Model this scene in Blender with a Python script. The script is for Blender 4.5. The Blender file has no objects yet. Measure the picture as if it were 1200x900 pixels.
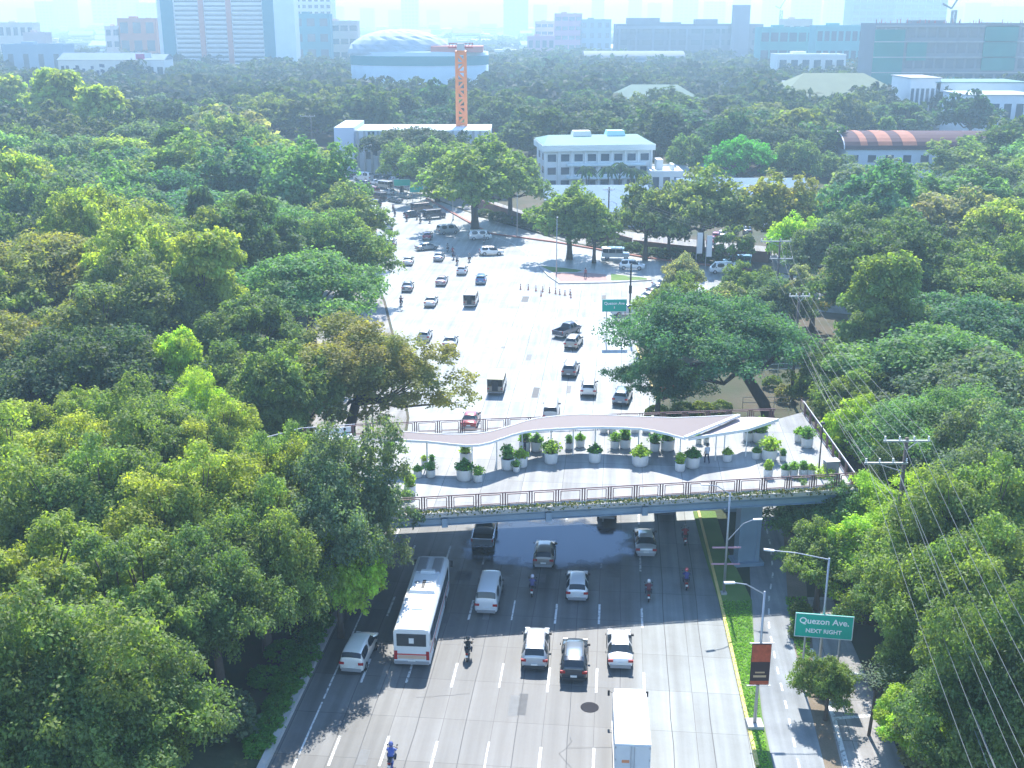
import bpy, bmesh, math, random
import numpy as np
from mathutils import Vector, Matrix
R = math.radians
S = bpy.context.scene
COL = S.collection
random.seed(7)
# ------------------------------------------------------------------ camera model
FPX = 1330.0; HC = 42.8; YH = 20.0
TH = math.atan((450 - YH) / FPX)
CT, ST = math.cos(TH), math.sin(TH)
def P(x, y, h=0.0):
    """pixel of the 1200x900 photograph -> point at height h (used once, to measure the place)"""
    d = (y - 450) * CT + FPX * ST; fw = FPX * CT - (y - 450) * ST
    t = (HC - h) / d
    return Vector(((x - 600) * t, fw * t, h))
def hgt(y, Y):
    """height seen at pixel row y at ground distance Y"""
    d = (y - 450) * CT + FPX * ST; fw = FPX * CT - (y - 450) * ST
    return HC - Y * d / fw
def xat(x, Y, h=0.0):
    return (x - 600) * (Y * CT + (HC - h) * ST) / FPX
# ------------------------------------------------------------------ materials
def newmat(name):
    m = bpy.data.materials.new(name); m.use_nodes = True
    return m, m.node_tree, m.node_tree.nodes['Principled BSDF']
def N(nt, t, **kw):
    n = nt.nodes.new(t)
    for k, v in kw.items(): setattr(n, k, v)
    return n
def plain(name, col, rough=0.6, metal=0.0, var=0.12, scale=1.5, emit=0.0, spec=None):
    m, nt, b = newmat(name)
    b.inputs['Roughness'].default_value = rough; b.inputs['Metallic'].default_value = metal
    if spec is not None: b.inputs['Specular IOR Level'].default_value = spec
    tc = N(nt, 'ShaderNodeTexCoord'); no = N(nt, 'ShaderNodeTexNoise')
    no.inputs['Scale'].default_value = scale; no.inputs['Detail'].default_value = 6
    nt.links.new(tc.outputs['Object'], no.inputs['Vector'])
    mx = N(nt, 'ShaderNodeMix', data_type='RGBA')
    mx.inputs[6].default_value = (*[c * (1 - var) for c in col], 1)
    mx.inputs[7].default_value = (*[min(1, c * (1 + var)) for c in col], 1)
    nt.links.new(no.outputs['Fac'], mx.inputs[0]); nt.links.new(mx.outputs[2], b.inputs['Base Color'])
    return m
def tinted(name, rough=0.35, metal=0.0, coat=0.0, var=0.1, scale=3.0, spec=.5):
    """colour comes from the object's own colour"""
    m, nt, b = newmat(name)
    b.inputs['Roughness'].default_value = rough; b.inputs['Metallic'].default_value = metal
    b.inputs['Coat Weight'].default_value = coat; b.inputs['Specular IOR Level'].default_value = spec
    oi = N(nt, 'ShaderNodeObjectInfo'); tc = N(nt, 'ShaderNodeTexCoord'); no = N(nt, 'ShaderNodeTexNoise')
    no.inputs['Scale'].default_value = scale; no.inputs['Detail'].default_value = 5
    nt.links.new(tc.outputs['Object'], no.inputs['Vector'])
    mr = N(nt, 'ShaderNodeMapRange'); mr.inputs[3].default_value = 1 - var; mr.inputs[4].default_value = 1 + var
    nt.links.new(no.outputs['Fac'], mr.inputs[0])
    sc = N(nt, 'ShaderNodeVectorMath', operation='SCALE')
    nt.links.new(oi.outputs['Color'], sc.inputs[0]); nt.links.new(mr.outputs[0], sc.inputs['Scale'])
    nt.links.new(sc.outputs[0], b.inputs['Base Color'])
    return m
M = {}
M['paint'] = tinted('car_paint', .28, 0.15, 1.0, .04)
M['cloth'] = tinted('cloth', .9)
M['letter'] = plain('letter_white', (.9, .9, .9), .4, var=.02)
M['wall'] = tinted('painted_wall', .85, var=.12, scale=.15, spec=.15)
M['roofc'] = tinted('roof_sheet', .75, var=.22, scale=.2, spec=.15)
M['glass'] = plain('dark_glass', (.025, .035, .045), .06, var=.1)
M['bglass'] = plain('building_glass', (.06, .09, .12), .15, var=.3, scale=.5)
M['tyre'] = plain('tyre', (.02, .02, .02), .85)
M['rim'] = plain('rim', (.45, .45, .47), .35, .8)
M['black'] = plain('black_plastic', (.025, .025, .028), .6)
M['red'] = plain('red_lens', (.35, .015, .015), .25)
M['lens'] = plain('clear_lens', (.7, .7, .68), .15)
M['plate'] = plain('number_plate', (.75, .75, .72), .5)
M['white'] = plain('white_paint', (.68, .69, .68), .5, var=.05)
M['chrome'] = plain('chrome', (.6, .6, .62), .2, 1.0)
M['steel'] = plain('galvanised_steel', (.42, .43, .45), .45, .6)
M['skin'] = plain('skin', (.32, .19, .13), .6)
M['jeans'] = plain('trousers', (.03, .04, .07), .9)
M['hair'] = plain('hair', (.012, .01, .01), .6)
M['girder'] = plain('blue_grey_girder_paint', (.20, .28, .36), .5, var=.25, scale=.6)
M['brown_rail'] = plain('brown_rail_paint', (.16, .07, .07), .45)
M['canopy'] = plain('canopy_boards', (.065, .036, .038), .55, var=.12, scale=.8)
M['concrete'] = plain('concrete', (.42, .41, .39), .85, var=.2, scale=.7)
M['pot'] = plain('white_planter', (.62, .62, .60), .55, var=.08)
M['soil'] = plain('soil', (.08, .05, .035), .95)
M['orange'] = plain('crane_orange', (.75, .22, .05), .55)
M['redsteel'] = plain('red_steel', (.45, .07, .05), .55)
M['wood'] = plain('utility_pole', (.13, .10, .08), .85)
M['sign'] = plain('sign_green', (.0, .42, .30), .4, var=.06)
M['bark'] = plain('bark', (.085, .065, .05), .9, var=.4, scale=3)
M['yellow'] = plain('kerb_yellow', (.62, .48, .16), .7, var=.25, scale=.8)
M['kerb'] = plain('kerb_concrete', (.40, .39, .37), .85, var=.3, scale=.8)
M['redkerb'] = plain('kerb_red', (.33, .13, .10), .8, var=.3)
M['marking'] = plain('road_marking', (.85, .85, .82), .55, var=.15, scale=2.5)
M['wire'] = plain('wire', (.12, .13, .13), .6)
M['brick'] = plain('brick_wall', (.22, .12, .09), .9, var=.3)
M['net'] = plain('teal_netting', (.01, .20, .16), .8, var=.35, scale=.08)
def leafmat(name, trans=.5):
    m, nt, b = newmat(name)
    nt.nodes.remove(b)
    out = nt.nodes['Material Output']
    oi = N(nt, 'ShaderNodeObjectInfo'); at = N(nt, 'ShaderNodeAttribute', attribute_name='tint')
    sc = N(nt, 'ShaderNodeMix', data_type='RGBA', blend_type='MULTIPLY'); sc.inputs[0].default_value = 1
    nt.links.new(oi.outputs['Color'], sc.inputs[6]); nt.links.new(at.outputs['Color'], sc.inputs[7])
    d = N(nt, 'ShaderNodeBsdfDiffuse'); t = N(nt, 'ShaderNodeBsdfTranslucent'); g = N(nt, 'ShaderNodeBsdfGlossy')
    g.inputs['Roughness'].default_value = .6; g.inputs['Color'].default_value = (.9, .95, 1, 1)
    ty = N(nt, 'ShaderNodeMix', data_type='RGBA', blend_type='MULTIPLY'); ty.inputs[0].default_value = 1
    ty.inputs[7].default_value = (1.7, 1.8, .6, 1)
    nt.links.new(sc.outputs[2], ty.inputs[6])
    nt.links.new(sc.outputs[2], d.inputs['Color']); nt.links.new(ty.outputs[2], t.inputs['Color'])
    m1 = N(nt, 'ShaderNodeMixShader'); m1.inputs[0].default_value = trans
    nt.links.new(d.outputs[0], m1.inputs[1]); nt.links.new(t.outputs[0], m1.inputs[2])
    m2 = N(nt, 'ShaderNodeMixShader'); m2.inputs[0].default_value = .02
    nt.links.new(m1.outputs[0], m2.inputs[1]); nt.links.new(g.outputs[0], m2.inputs[2])
    nt.links.new(m2.outputs[0], out.inputs['Surface'])
    return m
M['leaf'] = leafmat('leaves')
m, nt, b = newmat('worn_marking'); b.inputs['Base Color'].default_value = (.62, .63, .61, 1); b.inputs['Roughness'].default_value = .6
tc = N(nt, 'ShaderNodeTexCoord'); no = N(nt, 'ShaderNodeTexNoise'); no.inputs['Scale'].default_value = 3.2; no.inputs['Detail'].default_value = 8; no.inputs['Roughness'].default_value = .7
nt.links.new(tc.outputs['Object'], no.inputs['Vector']); mr = N(nt, 'ShaderNodeMapRange'); mr.inputs[1].default_value = .50; mr.inputs[2].default_value = .64; mr.inputs[4].default_value = .85
nt.links.new(no.outputs['Fac'], mr.inputs[0]); tr = N(nt, 'ShaderNodeBsdfTransparent'); mx = N(nt, 'ShaderNodeMixShader')
nt.links.new(mr.outputs[0], mx.inputs[0]); nt.links.new(b.outputs[0], mx.inputs[1]); nt.links.new(tr.outputs[0], mx.inputs[2]); nt.links.new(mx.outputs[0], nt.nodes['Material Output'].inputs['Surface'])
M['marking'] = m
# ------------------------------------------------------------------ object helpers
def tag(o, label=None, cat=None, group=None, kind=None):
    if label: o['label'] = label
    if cat: o['category'] = cat
    if group: o['group'] = group
    if kind: o['kind'] = kind
    return o
def empty(name, loc=(0, 0, 0), rz=0, parent=None):
    o = bpy.data.objects.new(name, None); COL.objects.link(o); o.location = loc
    o.rotation_euler = (0, 0, rz); o.empty_display_size = .3
    if parent: o.parent = parent
    return o
def link(name, me, parent=None, loc=(0, 0, 0), rz=0, col=None):
    o = bpy.data.objects.new(name, me); COL.objects.link(o); o.location = loc; o.rotation_euler = (0, 0, rz)
    if parent: o.parent = parent
    if col: o.color = (*col, 1)
    return o
def copy_tree(o, parent=None, col=None):
    c = o.copy(); COL.objects.link(c)
    if parent is not None: c.parent = parent
    if col and ('paint' in c.keys()): c.color = (*col, 1)
    for ch in KIDS.get(o.name, []): 
        copy_tree(ch, c, col)
    return c
KIDS = {}
def index_kids(root):
    st = [root]
    while st:
        o = st.pop(); KIDS[o.name] = list(o.children); st.extend(o.children)
def drop_tree(root):
    for c in list(root.children): drop_tree(c)
    bpy.data.objects.remove(root)
class MB:
    """collects shapes into one mesh"""
    def __init__(s): s.v = []; s.f = []; s.mi = []
    def add(s, vs, fs, m=0):
        b = len(s.v); s.v += [tuple(v) for v in vs]; s.f += [tuple(b + i for i in f) for f in fs]; s.mi += [m] * len(fs); return s
    def box(s, x0, x1, y0, y1, z0, z1, m=0, rz=0, c=(0, 0), taper=0):
        t = taper
        vs = [(x0, y0, z0), (x1, y0, z0), (x1, y1, z0), (x0, y1, z0), (x0 + t, y0 + t, z1), (x1 - t, y0 + t, z1), (x1 - t, y1 - t, z1), (x0 + t, y1 - t, z1)]
        if rz:
            ca, sa = math.cos(rz), math.sin(rz)
            vs = [(c[0] + (x - c[0]) * ca - (y - c[1]) * sa, c[1] + (x - c[0]) * sa + (y - c[1]) * ca, z) for x, y, z in vs]
        return s.add(vs, [(3, 2, 1, 0), (4, 5, 6, 7), (0, 1, 5, 4), (1, 2, 6, 5), (2, 3, 7, 6), (3, 0, 4, 7)], m)
    def bar(s, a, b, w, h=None, m=0):
        a, b = Vector(a), Vector(b); h = h or w; d = (b - a).normalized()
        up = Vector((0, 0, 1)) if abs(d.z) < .95 else Vector((0, 1, 0))
        x = d.cross(up).normalized() * w / 2; y = x.cross(d).normalized() * h / 2
        vs = [p + i * x + j * y for p in (a, b) for i, j in ((-1, -1), (1, -1), (1, 1), (-1, 1))]
        return s.add(vs, [(0, 1, 2, 3), (7, 6, 5, 4), (0, 4, 5, 1), (1, 5, 6, 2), (2, 6, 7, 3), (3, 7, 4, 0)], m)
    def tube(s, pts, rs, n=8, m=0, cap=True):
        pts = [Vector(p) for p in pts]
        if not hasattr(rs, '__len__'): rs = [rs] * len(pts)
        b = len(s.v); k = len(pts)
        for i, p in enumerate(pts):
            d = (pts[min(i + 1, k - 1)] - pts[max(i - 1, 0)]).normalized()
            up = Vector((0, 0, 1)) if abs(d.z) < .9 else Vector((0, 1, 0))
            x = d.cross(up).normalized(); y = x.cross(d).normalized()
            for j in range(n):
                a = 2 * math.pi * j / n
                s.v.append(tuple(p + (x * math.cos(a) + y * math.sin(a)) * rs[i]))
        for i in range(k - 1):
            for j in range(n):
                j2 = (j + 1) % n
                s.f.append((b + i * n + j, b + i * n + j2, b + (i + 1) * n + j2, b + (i + 1) * n + j)); s.mi.append(m)
        if cap:
            s.f.append(tuple(b + j for j in range(n))[::-1]); s.mi.append(m)
            s.f.append(tuple(b + (k - 1) * n + j for j in range(n))); s.mi.append(m)
        return s
    def lathe(s, prof, n=16, c=(0, 0, 0), m=0, axis='z'):
        b = len(s.v)
        for r, z in prof:
            for j in range(n):
                a = 2 * math.pi * j / n; u, w = r * math.cos(a), r * math.sin(a)
                s.v.append((c[0] + u, c[1] + w, c[2] + z) if axis == 'z' else (c[0] + z, c[1] + u, c[2] + w))
        for i in range(len(prof) - 1):
            for j in range(n):
                j2 = (j + 1) % n
                s.f.append((b + i * n + j, b + i * n + j2, b + (i + 1) * n + j2, b + (i + 1) * n + j)); s.mi.append(m)
        return s
    def prism(s, poly, z0, z1, m=0, sides=True):
        n = len(poly); b = len(s.v)
        s.v += [(p[0], p[1], z0) for p in poly] + [(p[0], p[1], z1) for p in poly]
        s.f.append(tuple(b + n + i for i in range(n))); s.mi.append(m)
        if sides:
            s.f.append(tuple(b + i for i in range(n))[::-1]); s.mi.append(m)
            for i in range(n):
                j = (i + 1) % n; s.f.append((b + i, b + j, b + n + j, b + n + i)); s.mi.append(m)
        return s
    def mesh(s, name, mats, smooth=False):
        me = bpy.data.meshes.new(name); me.from_pydata(s.v, [], s.f)
        for m in (mats if isinstance(mats, (list, tuple)) else [mats]): me.materials.append(m)
        if len(me.materials) > 1: me.polygons.foreach_set('material_index', s.mi)
        if smooth: me.polygons.foreach_set('use_smooth', [True] * len(me.polygons))
        bm = bmesh.new(); bm.from_mesh(me); bmesh.ops.recalc_face_normals(bm, faces=bm.faces); bm.to_mesh(me); bm.free()
        me.update(); return me
    def build(s, name, mats, parent=None, smooth=False, loc=(0, 0, 0), rz=0, col=None):
        return link(name, s.mesh(name, mats, smooth), parent, loc, rz, col)
def sheet(name, poly, z, mat, kind='structure'):
    bm = bmesh.new(); vs = [bm.verts.new((p[0], p[1], z)) for p in poly]; f = bm.faces.new(vs)
    if f.normal.z < 0: f.normal_flip()
    bmesh.ops.triangulate(bm, faces=bm.faces); bm.normal_update()
    for f in bm.faces:
        if f.normal.z < 0: f.normal_flip()
    me = bpy.data.meshes.new(name); bm.to_mesh(me); bm.free(); me.materials.append(mat)
    return tag(link(name, me), kind=kind)
# ------------------------------------------------------------------ world, sun, camera, haze
SUN_EL, SUN_AZ = 50.0, 3.0          # the sun stands ahead of the camera, a little to the right
w = bpy.data.worlds.new('World'); S.world = w; w.use_nodes = True
nt = w.node_tree; bg = nt.nodes['Background']
sky = N(nt, 'ShaderNodeTexSky', sky_type='NISHITA'); sky.sun_disc = False
sky.sun_elevation = R(SUN_EL); sky.sun_rotation = R(SUN_AZ); sky.dust_density = .0; sky.ozone_density = 4; sky.altitude = 900
nt.links.new(sky.outputs[0], bg.inputs[0]); bg.inputs[1].default_value = .15
sd = bpy.data.lights.new('sun', 'SUN'); sd.energy = 3.5; sd.angle = R(.53); sd.color = (1, .96, .9)
so = bpy.data.objects.new('sun', sd); COL.objects.link(so)
dv = Vector((math.sin(R(SUN_AZ)) * math.cos(R(SUN_EL)), math.cos(R(SUN_AZ)) * math.cos(R(SUN_EL)), math.sin(R(SUN_EL))))
so.rotation_euler = dv.to_track_quat('Z', 'Y').to_euler(); so.location = dv * 150
cd = bpy.data.cameras.new('camera'); cam = bpy.data.objects.new('camera', cd); COL.objects.link(cam)
cam.location = (0, 0, HC); cam.rotation_euler = (R(90) - TH, 0, 0)
cd.sensor_fit = 'HORIZONTAL'; cd.sensor_width = 36; cd.lens = 36 * FPX / 1200; cd.clip_end = 40000; cd.clip_start = .5
S.camera = cam
S.view_settings.view_transform = 'Standard'; S.view_settings.look = 'None'; S.view_settings.gamma = 1
S.view_settings.use_curve_mapping = False; S.view_settings.exposure = EXPOSURE = 1.62
S.cycles.max_bounces = 6; S.cycles.transparent_max_bounces = 6; S.cycles.volume_bounces = 0
S.cycles.diffuse_bounces = 3; S.cycles.glossy_bounces = 3; S.cycles.transmission_bounces = 2
S.cycles.caustics_reflective = False; S.cycles.caustics_refractive = False
S.cycles.use_denoising = True; S.cycles.use_adaptive_sampling = True; S.cycles.adaptive_threshold = .02
hm = bpy.data.materials.new('haze'); hm.use_nodes = True; nt = hm.node_tree
nt.nodes.remove(nt.nodes['Principled BSDF']); pv = N(nt, 'ShaderNodeVolumePrincipled')
pv.inputs['Color'].default_value = (.60, .85, 1, 1); pv.inputs['Density'].default_value = .0005
pv.inputs['Anisotropy'].default_value = .25
nt.links.new(pv.outputs[0], nt.nodes['Material Output'].inputs['Volume'])
hz = MB().box(-9000, 9000, -600, 14000, -1.5, 135).build('haze', hm); tag(hz, kind='stuff')
# ------------------------------------------------------------------ road frame
AX = R(5.3); U = Vector((math.sin(AX), math.cos(AX), 0)); V = Vector((math.cos(AX), -math.sin(AX), 0))
O0 = Vector((0, 57.7, 0))
def road(s, t, z=0): return O0 + U * s + V * t + Vector((0, 0, z))
def ground_material(name, c1, c2, c3, scale=.08, rough=.95):
    m, nt, b = newmat(name); b.inputs['Roughness'].default_value = rough
    tc = N(nt, 'ShaderNodeTexCoord'); a = N(nt, 'ShaderNodeTexNoise'); a.inputs['Scale'].default_value = scale; a.inputs['Detail'].default_value = 9
    f = N(nt, 'ShaderNodeTexNoise'); f.inputs['Scale'].default_value = scale * 22; f.inputs['Detail'].default_value = 6
    nt.links.new(tc.outputs['Object'], a.inputs['Vector']); nt.links.new(tc.outputs['Object'], f.inputs['Vector'])
    cr = N(nt, 'ShaderNodeValToRGB'); cr.color_ramp.elements[0].position = .38; cr.color_ramp.elements[0].color = (*c1, 1)
    cr.color_ramp.elements[1].position = .62; cr.color_ramp.elements[1].color = (*c2, 1)
    nt.links.new(a.outputs['Fac'], cr.inputs[0])
    mx = N(nt, 'ShaderNodeMix', data_type='RGBA'); mx.inputs[7].default_value = (*c3, 1)
    mr = N(nt, 'ShaderNodeMapRange'); mr.inputs[1].default_value = .5; mr.inputs[2].default_value = .75; mr.inputs[4].default_value = .7
    nt.links.new(f.outputs['Fac'], mr.inputs[0]); nt.links.new(mr.outputs[0], mx.inputs[0])
    nt.links.new(cr.outputs[0], mx.inputs[6]); nt.links.new(mx.outputs[2], b.inputs['Base Color'])
    bp = N(nt, 'ShaderNodeBump'); bp.inputs['Strength'].default_value = .4; bp.inputs['Distance'].default_value = .1
    nt.links.new(f.outputs['Fac'], bp.inputs['Height']); nt.links.new(bp.outputs[0], b.inputs['Normal'])
    return m
M['ground'] = ground_material('ground_soil', (.035, .05, .02), (.09, .07, .045), (.05, .075, .025))
M['grass_ground'] = ground_material('grass_ground', (.09, .18, .035), (.13, .22, .045), (.16, .17, .06), .3)
M['dirt'] = ground_material('dirt', (.17, .13, .09), (.24, .19, .14), (.10, .11, .05), .4)
def concrete_road(name, base, patch, joints=True, rough=.5, tint_right=None, spec=.25):
    """slab concrete: panel joints, tyre darkening, stains, patched panels"""
    m, nt, b = newmat(name); b.inputs['Specular IOR Level'].default_value = spec
    tc = N(nt, 'ShaderNodeTexCoord'); mp = N(nt, 'ShaderNodeMapping', vector_type='TEXTURE')
    mp.inputs['Location'].default_value = (O0.x, O0.y, 0); mp.inputs['Rotation'].default_value = (0, 0, -AX)
    nt.links.new(tc.outputs['Object'], mp.inputs['Vector'])
    sx = N(nt, 'ShaderNodeSeparateXYZ'); nt.links.new(mp.outputs[0], sx.inputs[0])
    n1 = N(nt, 'ShaderNodeTexNoise'); n1.inputs['Scale'].default_value = .25; n1.inputs['Detail'].default_value = 8; n1.inputs['Roughness'].default_value = .65
    nt.links.new(mp.outputs[0], n1.inputs['Vector'])
    st = N(nt, 'ShaderNodeMapping'); st.inputs['Scale'].default_value = (1.6, .06, 1)
    nt.links.new(mp.outputs[0], st.inputs['Vector'])
    n2 = N(nt, 'ShaderNodeTexNoise'); n2.inputs['Scale'].default_value = 1.2; n2.inputs['Detail'].default_value = 6
    nt.links.new(st.outputs[0], n2.inputs['Vector'])
    n3 = N(nt, 'ShaderNodeTexNoise'); n3.inputs['Scale'].default_value = 14; n3.inputs['Detail'].default_value = 4
    nt.links.new(mp.outputs[0], n3.inputs['Vector'])
    # random tone per slab
    br = N(nt, 'ShaderNodeTexBrick'); br.offset = 0; br.inputs['Scale'].default_value = 1
    br.inputs['Brick Width'].default_value = 3.2; br.inputs['Row Height'].default_value = 4.5; br.inputs['Mortar Size'].default_value = .022 if joints else 0
    br.inputs['Mortar Smooth'].default_value = .2
    br.inputs['Color1'].default_value = (*base, 1); br.inputs['Color2'].default_value = (*patch, 1)
    br.inputs['Mortar'].default_value = (*[c * .45 for c in base], 1)
    sh = N(nt, 'ShaderNodeVectorMath', operation='ADD'); sh.inputs[1].default_value = (1.6 + 32, 90, 0)
    nt.links.new(mp.outputs[0], sh.inputs[0]); nt.links.new(sh.outputs[0], br.inputs['Vector'])
    def mul(src, f, lo, hi):
        mr = N(nt, 'ShaderNodeMapRange'); mr.inputs[1].default_value = .3; mr.inputs[2].default_value = .7
        mr.inputs[3].default_value = lo; mr.inputs[4].default_value = hi; nt.links.new(f, mr.inputs[0])
        s = N(nt, 'ShaderNodeVectorMath', operation='SCALE'); nt.links.new(src, s.inputs[0]); nt.links.new(mr.outputs[0], s.inputs['Scale'])
        return s.outputs[0]
    c = mul(br.outputs['Color'], n1.outputs['Fac'], .76, 1.2)
    c = mul(c, n2.outputs['Fac'], .78, 1.14)
    # wheel paths: two darker bands in each lane, and blotchy patch repairs
    wv = N(nt, 'ShaderNodeMath', operation='MULTIPLY_ADD'); wv.inputs[1].default_value = 2 * math.pi / 1.6; wv.inputs[2].default_value = .3; nt.links.new(sx.outputs[0], wv.inputs[0])
    cs = N(nt, 'ShaderNodeMath', operation='COSINE'); nt.links.new(wv.outputs[0], cs.inputs[0])
    cm = N(nt, 'ShaderNodeMath', operation='MULTIPLY_ADD'); cm.inputs[1].default_value = .14; cm.inputs[2].default_value = .5; nt.links.new(cs.outputs[0], cm.inputs[0])
    c = mul(c, cm.outputs[0], .86, 1.1)
    vo = N(nt, 'ShaderNodeTexNoise'); vo.inputs['Scale'].default_value = .09; vo.inputs['Detail'].default_value = 3; nt.links.new(mp.outputs[0], vo.inputs['Vector'])
    c = mul(c, vo.outputs['Fac'], .84, 1.14)
    c = mul(c, n3.outputs['Fac'], .93, 1.05)
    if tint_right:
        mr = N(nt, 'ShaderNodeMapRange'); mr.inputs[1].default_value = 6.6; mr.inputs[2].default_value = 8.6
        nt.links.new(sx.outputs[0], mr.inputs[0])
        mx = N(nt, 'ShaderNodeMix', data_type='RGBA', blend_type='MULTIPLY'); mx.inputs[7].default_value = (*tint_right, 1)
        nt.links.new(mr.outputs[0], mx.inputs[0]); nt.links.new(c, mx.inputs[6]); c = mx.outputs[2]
    nt.links.new(c, b.inputs['Base Color'])
    rr = N(nt, 'ShaderNodeMapRange'); rr.inputs[3].default_value = rough - .12; rr.inputs[4].default_value = rough + .12
    nt.links.new(n1.outputs['Fac'], rr.inputs[0]); nt.links.new(rr.outputs[0], b.inputs['Roughness'])
    bp = N(nt, 'ShaderNodeBump'); bp.inputs['Strength'].default_value = .25; bp.inputs['Distance'].default_value = .02
    nt.links.new(n3.outputs['Fac'], bp.inputs['Height']); nt.links.new(bp.outputs[0], b.inputs['Normal'])
    return m
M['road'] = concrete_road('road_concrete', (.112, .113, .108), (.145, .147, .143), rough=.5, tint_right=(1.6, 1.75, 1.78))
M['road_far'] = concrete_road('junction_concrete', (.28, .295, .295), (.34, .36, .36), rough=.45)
M['path'] = concrete_road('path_asphalt', (.24, .26, .265), (.26, .275, .28), joints=False, rough=.75)
M['paving'] = concrete_road('pale_paving', (.25, .245, .23), (.32, .31, .30), rough=.8)
# ground
g = MB().add([(-8800, -500, 0), (8800, -500, 0), (8800, 13500, 0), (-8800, 13500, 0)], [(0, 1, 2, 3)]).build('ground', M['ground']); tag(g, kind='structure')
BR = Vector((math.cos(R(7.5)), math.sin(R(7.5)), 0))       # bridge direction
ROAD_L = [(-18, 20), (-14.66, 57.7), (-13.25, 72.4), (-10.8, 98)]
ROAD_R = [(11.6, 20), (14.6, 57.7), (16.0, 79.3), (17.0, 98)]
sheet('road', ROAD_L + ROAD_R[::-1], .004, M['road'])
JUNC = [(-10.8, 98), (-11.5, 120), (-15, 145), (-20, 175), (-27, 208), (-38, 250), (-62, 310), (-110, 375), (-190, 450), (-180, 462), (-95, 395), (-37, 312), (-21, 284), (-7, 254),
        (0, 243), (10.3, 225), (25.4, 208.5), (42, 197), (85, 176), (150, 146), (142, 128), (80, 154), (48, 168), (31.8, 177), (22, 163), (17.2, 149), (16.8, 120), (17.0, 98)]
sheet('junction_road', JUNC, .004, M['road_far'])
sheet('sidewalk', [(0, 245), (-7, 256), (-21, 286), (-37, 315), (-30, 322), (-14, 296), (3, 262), (14, 246), (30, 231), (50, 220), (90, 199), (85, 177.5), (42, 198.5), (25.4, 210), (10.3, 226.5)], .016, M['paving'])
sheet('corner_pavement', [(-11.2, 98.3), (-11.8, 120), (-15.4, 145), (-20.4, 175), (-27.4, 208), (-33, 208), (-30, 160), (-22, 120), (-24, 98.3)], .012, M['paving'])
# turf strip, cycle path, pavement on the right
def px(*pp, h=0): return [tuple(P(x, y, h)[:2]) for x, y in pp]
sheet('grass_strip', px((889, 905), (842, 705), (822, 640), (812, 600), (838, 600), (850, 640), (881, 705), (884, 760), (893, 840), (907, 905)), .10, M['grass_ground'])
sheet('cycle_path', px((907, 905), (893, 840), (884, 760), (880, 705), (878, 650), (868, 600), (862, 575), (905, 575), (918, 620), (923, 700), (931, 760), (942, 800), (968, 905)), .012, M['path'])
sheet('dirt_verge', px((968, 905), (942, 800), (931, 760), (923, 700), (918, 620), (940, 620), (946, 700), (955, 780), (972, 840), (988, 905)), .008, M['dirt'])
sheet('pavement', px((988, 905), (972, 840), (955, 780), (946, 700), (975, 700), (1010, 780), (1040, 850), (1062, 905)), .016, M['paving'])
# markings
mk = MB()
def dash(a, b, wd=.15, z=.0095):
    a, b = Vector((a[0], a[1], 0)), Vector((b[0], b[1], 0)); n = (b - a).normalized(); n = Vector((n.y, -n.x, 0)) * wd / 2
    mk.add([(*(a - n)[:2], z), (*(b - n)[:2], z), (*(b + n)[:2], z), (*(a + n)[:2], z)], [(3, 2, 1, 0)])
for i, t in enumerate((-11.0, -7.95, -4.85, -1.65, 1.6, 4.85, 8.05)):
    for k in range(-4, 5):
        s = -.9 + 9 * k + (.25 if i % 2 else 0)
        wd = .16 if i not in (3,) else .12
        dash(road(s, t), road(s + 3.0, t), wd)
for k in range(-5, 8): dash(road(k * 6, -13.05 + .02 * k), road(k * 6 + 5.6, -13.03 + .02 * k), .12)
for i, t in enumerate((-6.2, -2.5, 1.2, 4.9, 8.6, 12.3)):
    for k in range(0, 8):
        s = 44 + 9 * k; t2 = t - max(0, (s - 80)) * .16
        dash(road(s, t2), road(s + 3, t - max(0, (s + 3 - 80)) * .16), .15)
for a, b in (((690, 372), (735, 408)), ((680, 374), (722, 408)), ((668, 372), (706, 404)), ((640, 430), (652, 470)), ((700, 430), (712, 446)), ((690, 350), (716, 372)), ((622, 300), (600, 285)), ((560, 270), (600, 285))):
    dash(P(*a), P(*b), .18)
tag(mk.build('road_markings', M['marking']), kind='structure')
mk = MB()
cyc = [P(x, y) for x, y in ((938, 905), (922, 830), (911, 785), (901, 735), (901, 700), (906, 672), (903, 640), (895, 605), (888, 580))]
L_ = [0]
for a, b in zip(cyc, cyc[1:]): L_.append(L_[-1] + (b - a).length)
def along(s):
    for i in range(len(cyc) - 1):
        if s <= L_[i + 1]: return cyc[i].lerp(cyc[i + 1], (s - L_[i]) / (L_[i + 1] - L_[i]))
    return cyc[-1]
s = .4
while s < L_[-1] - 1: dash(along(s), along(s + .95), .13, .018); s += 2.05
tag(mk.build('path_markings', M['marking']), kind='structure')
mk = MB()
for a, b in (((966, 805), (978, 845)), ((978, 845), (994, 905)), ((980, 842), (1030, 838)), ((984, 787), (1012, 790)), ((950, 760), (966, 805))): dash(P(*a), P(*b), .3, .022)
tag(mk.build('pavement_markings', M['marking']), kind='structure')
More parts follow.
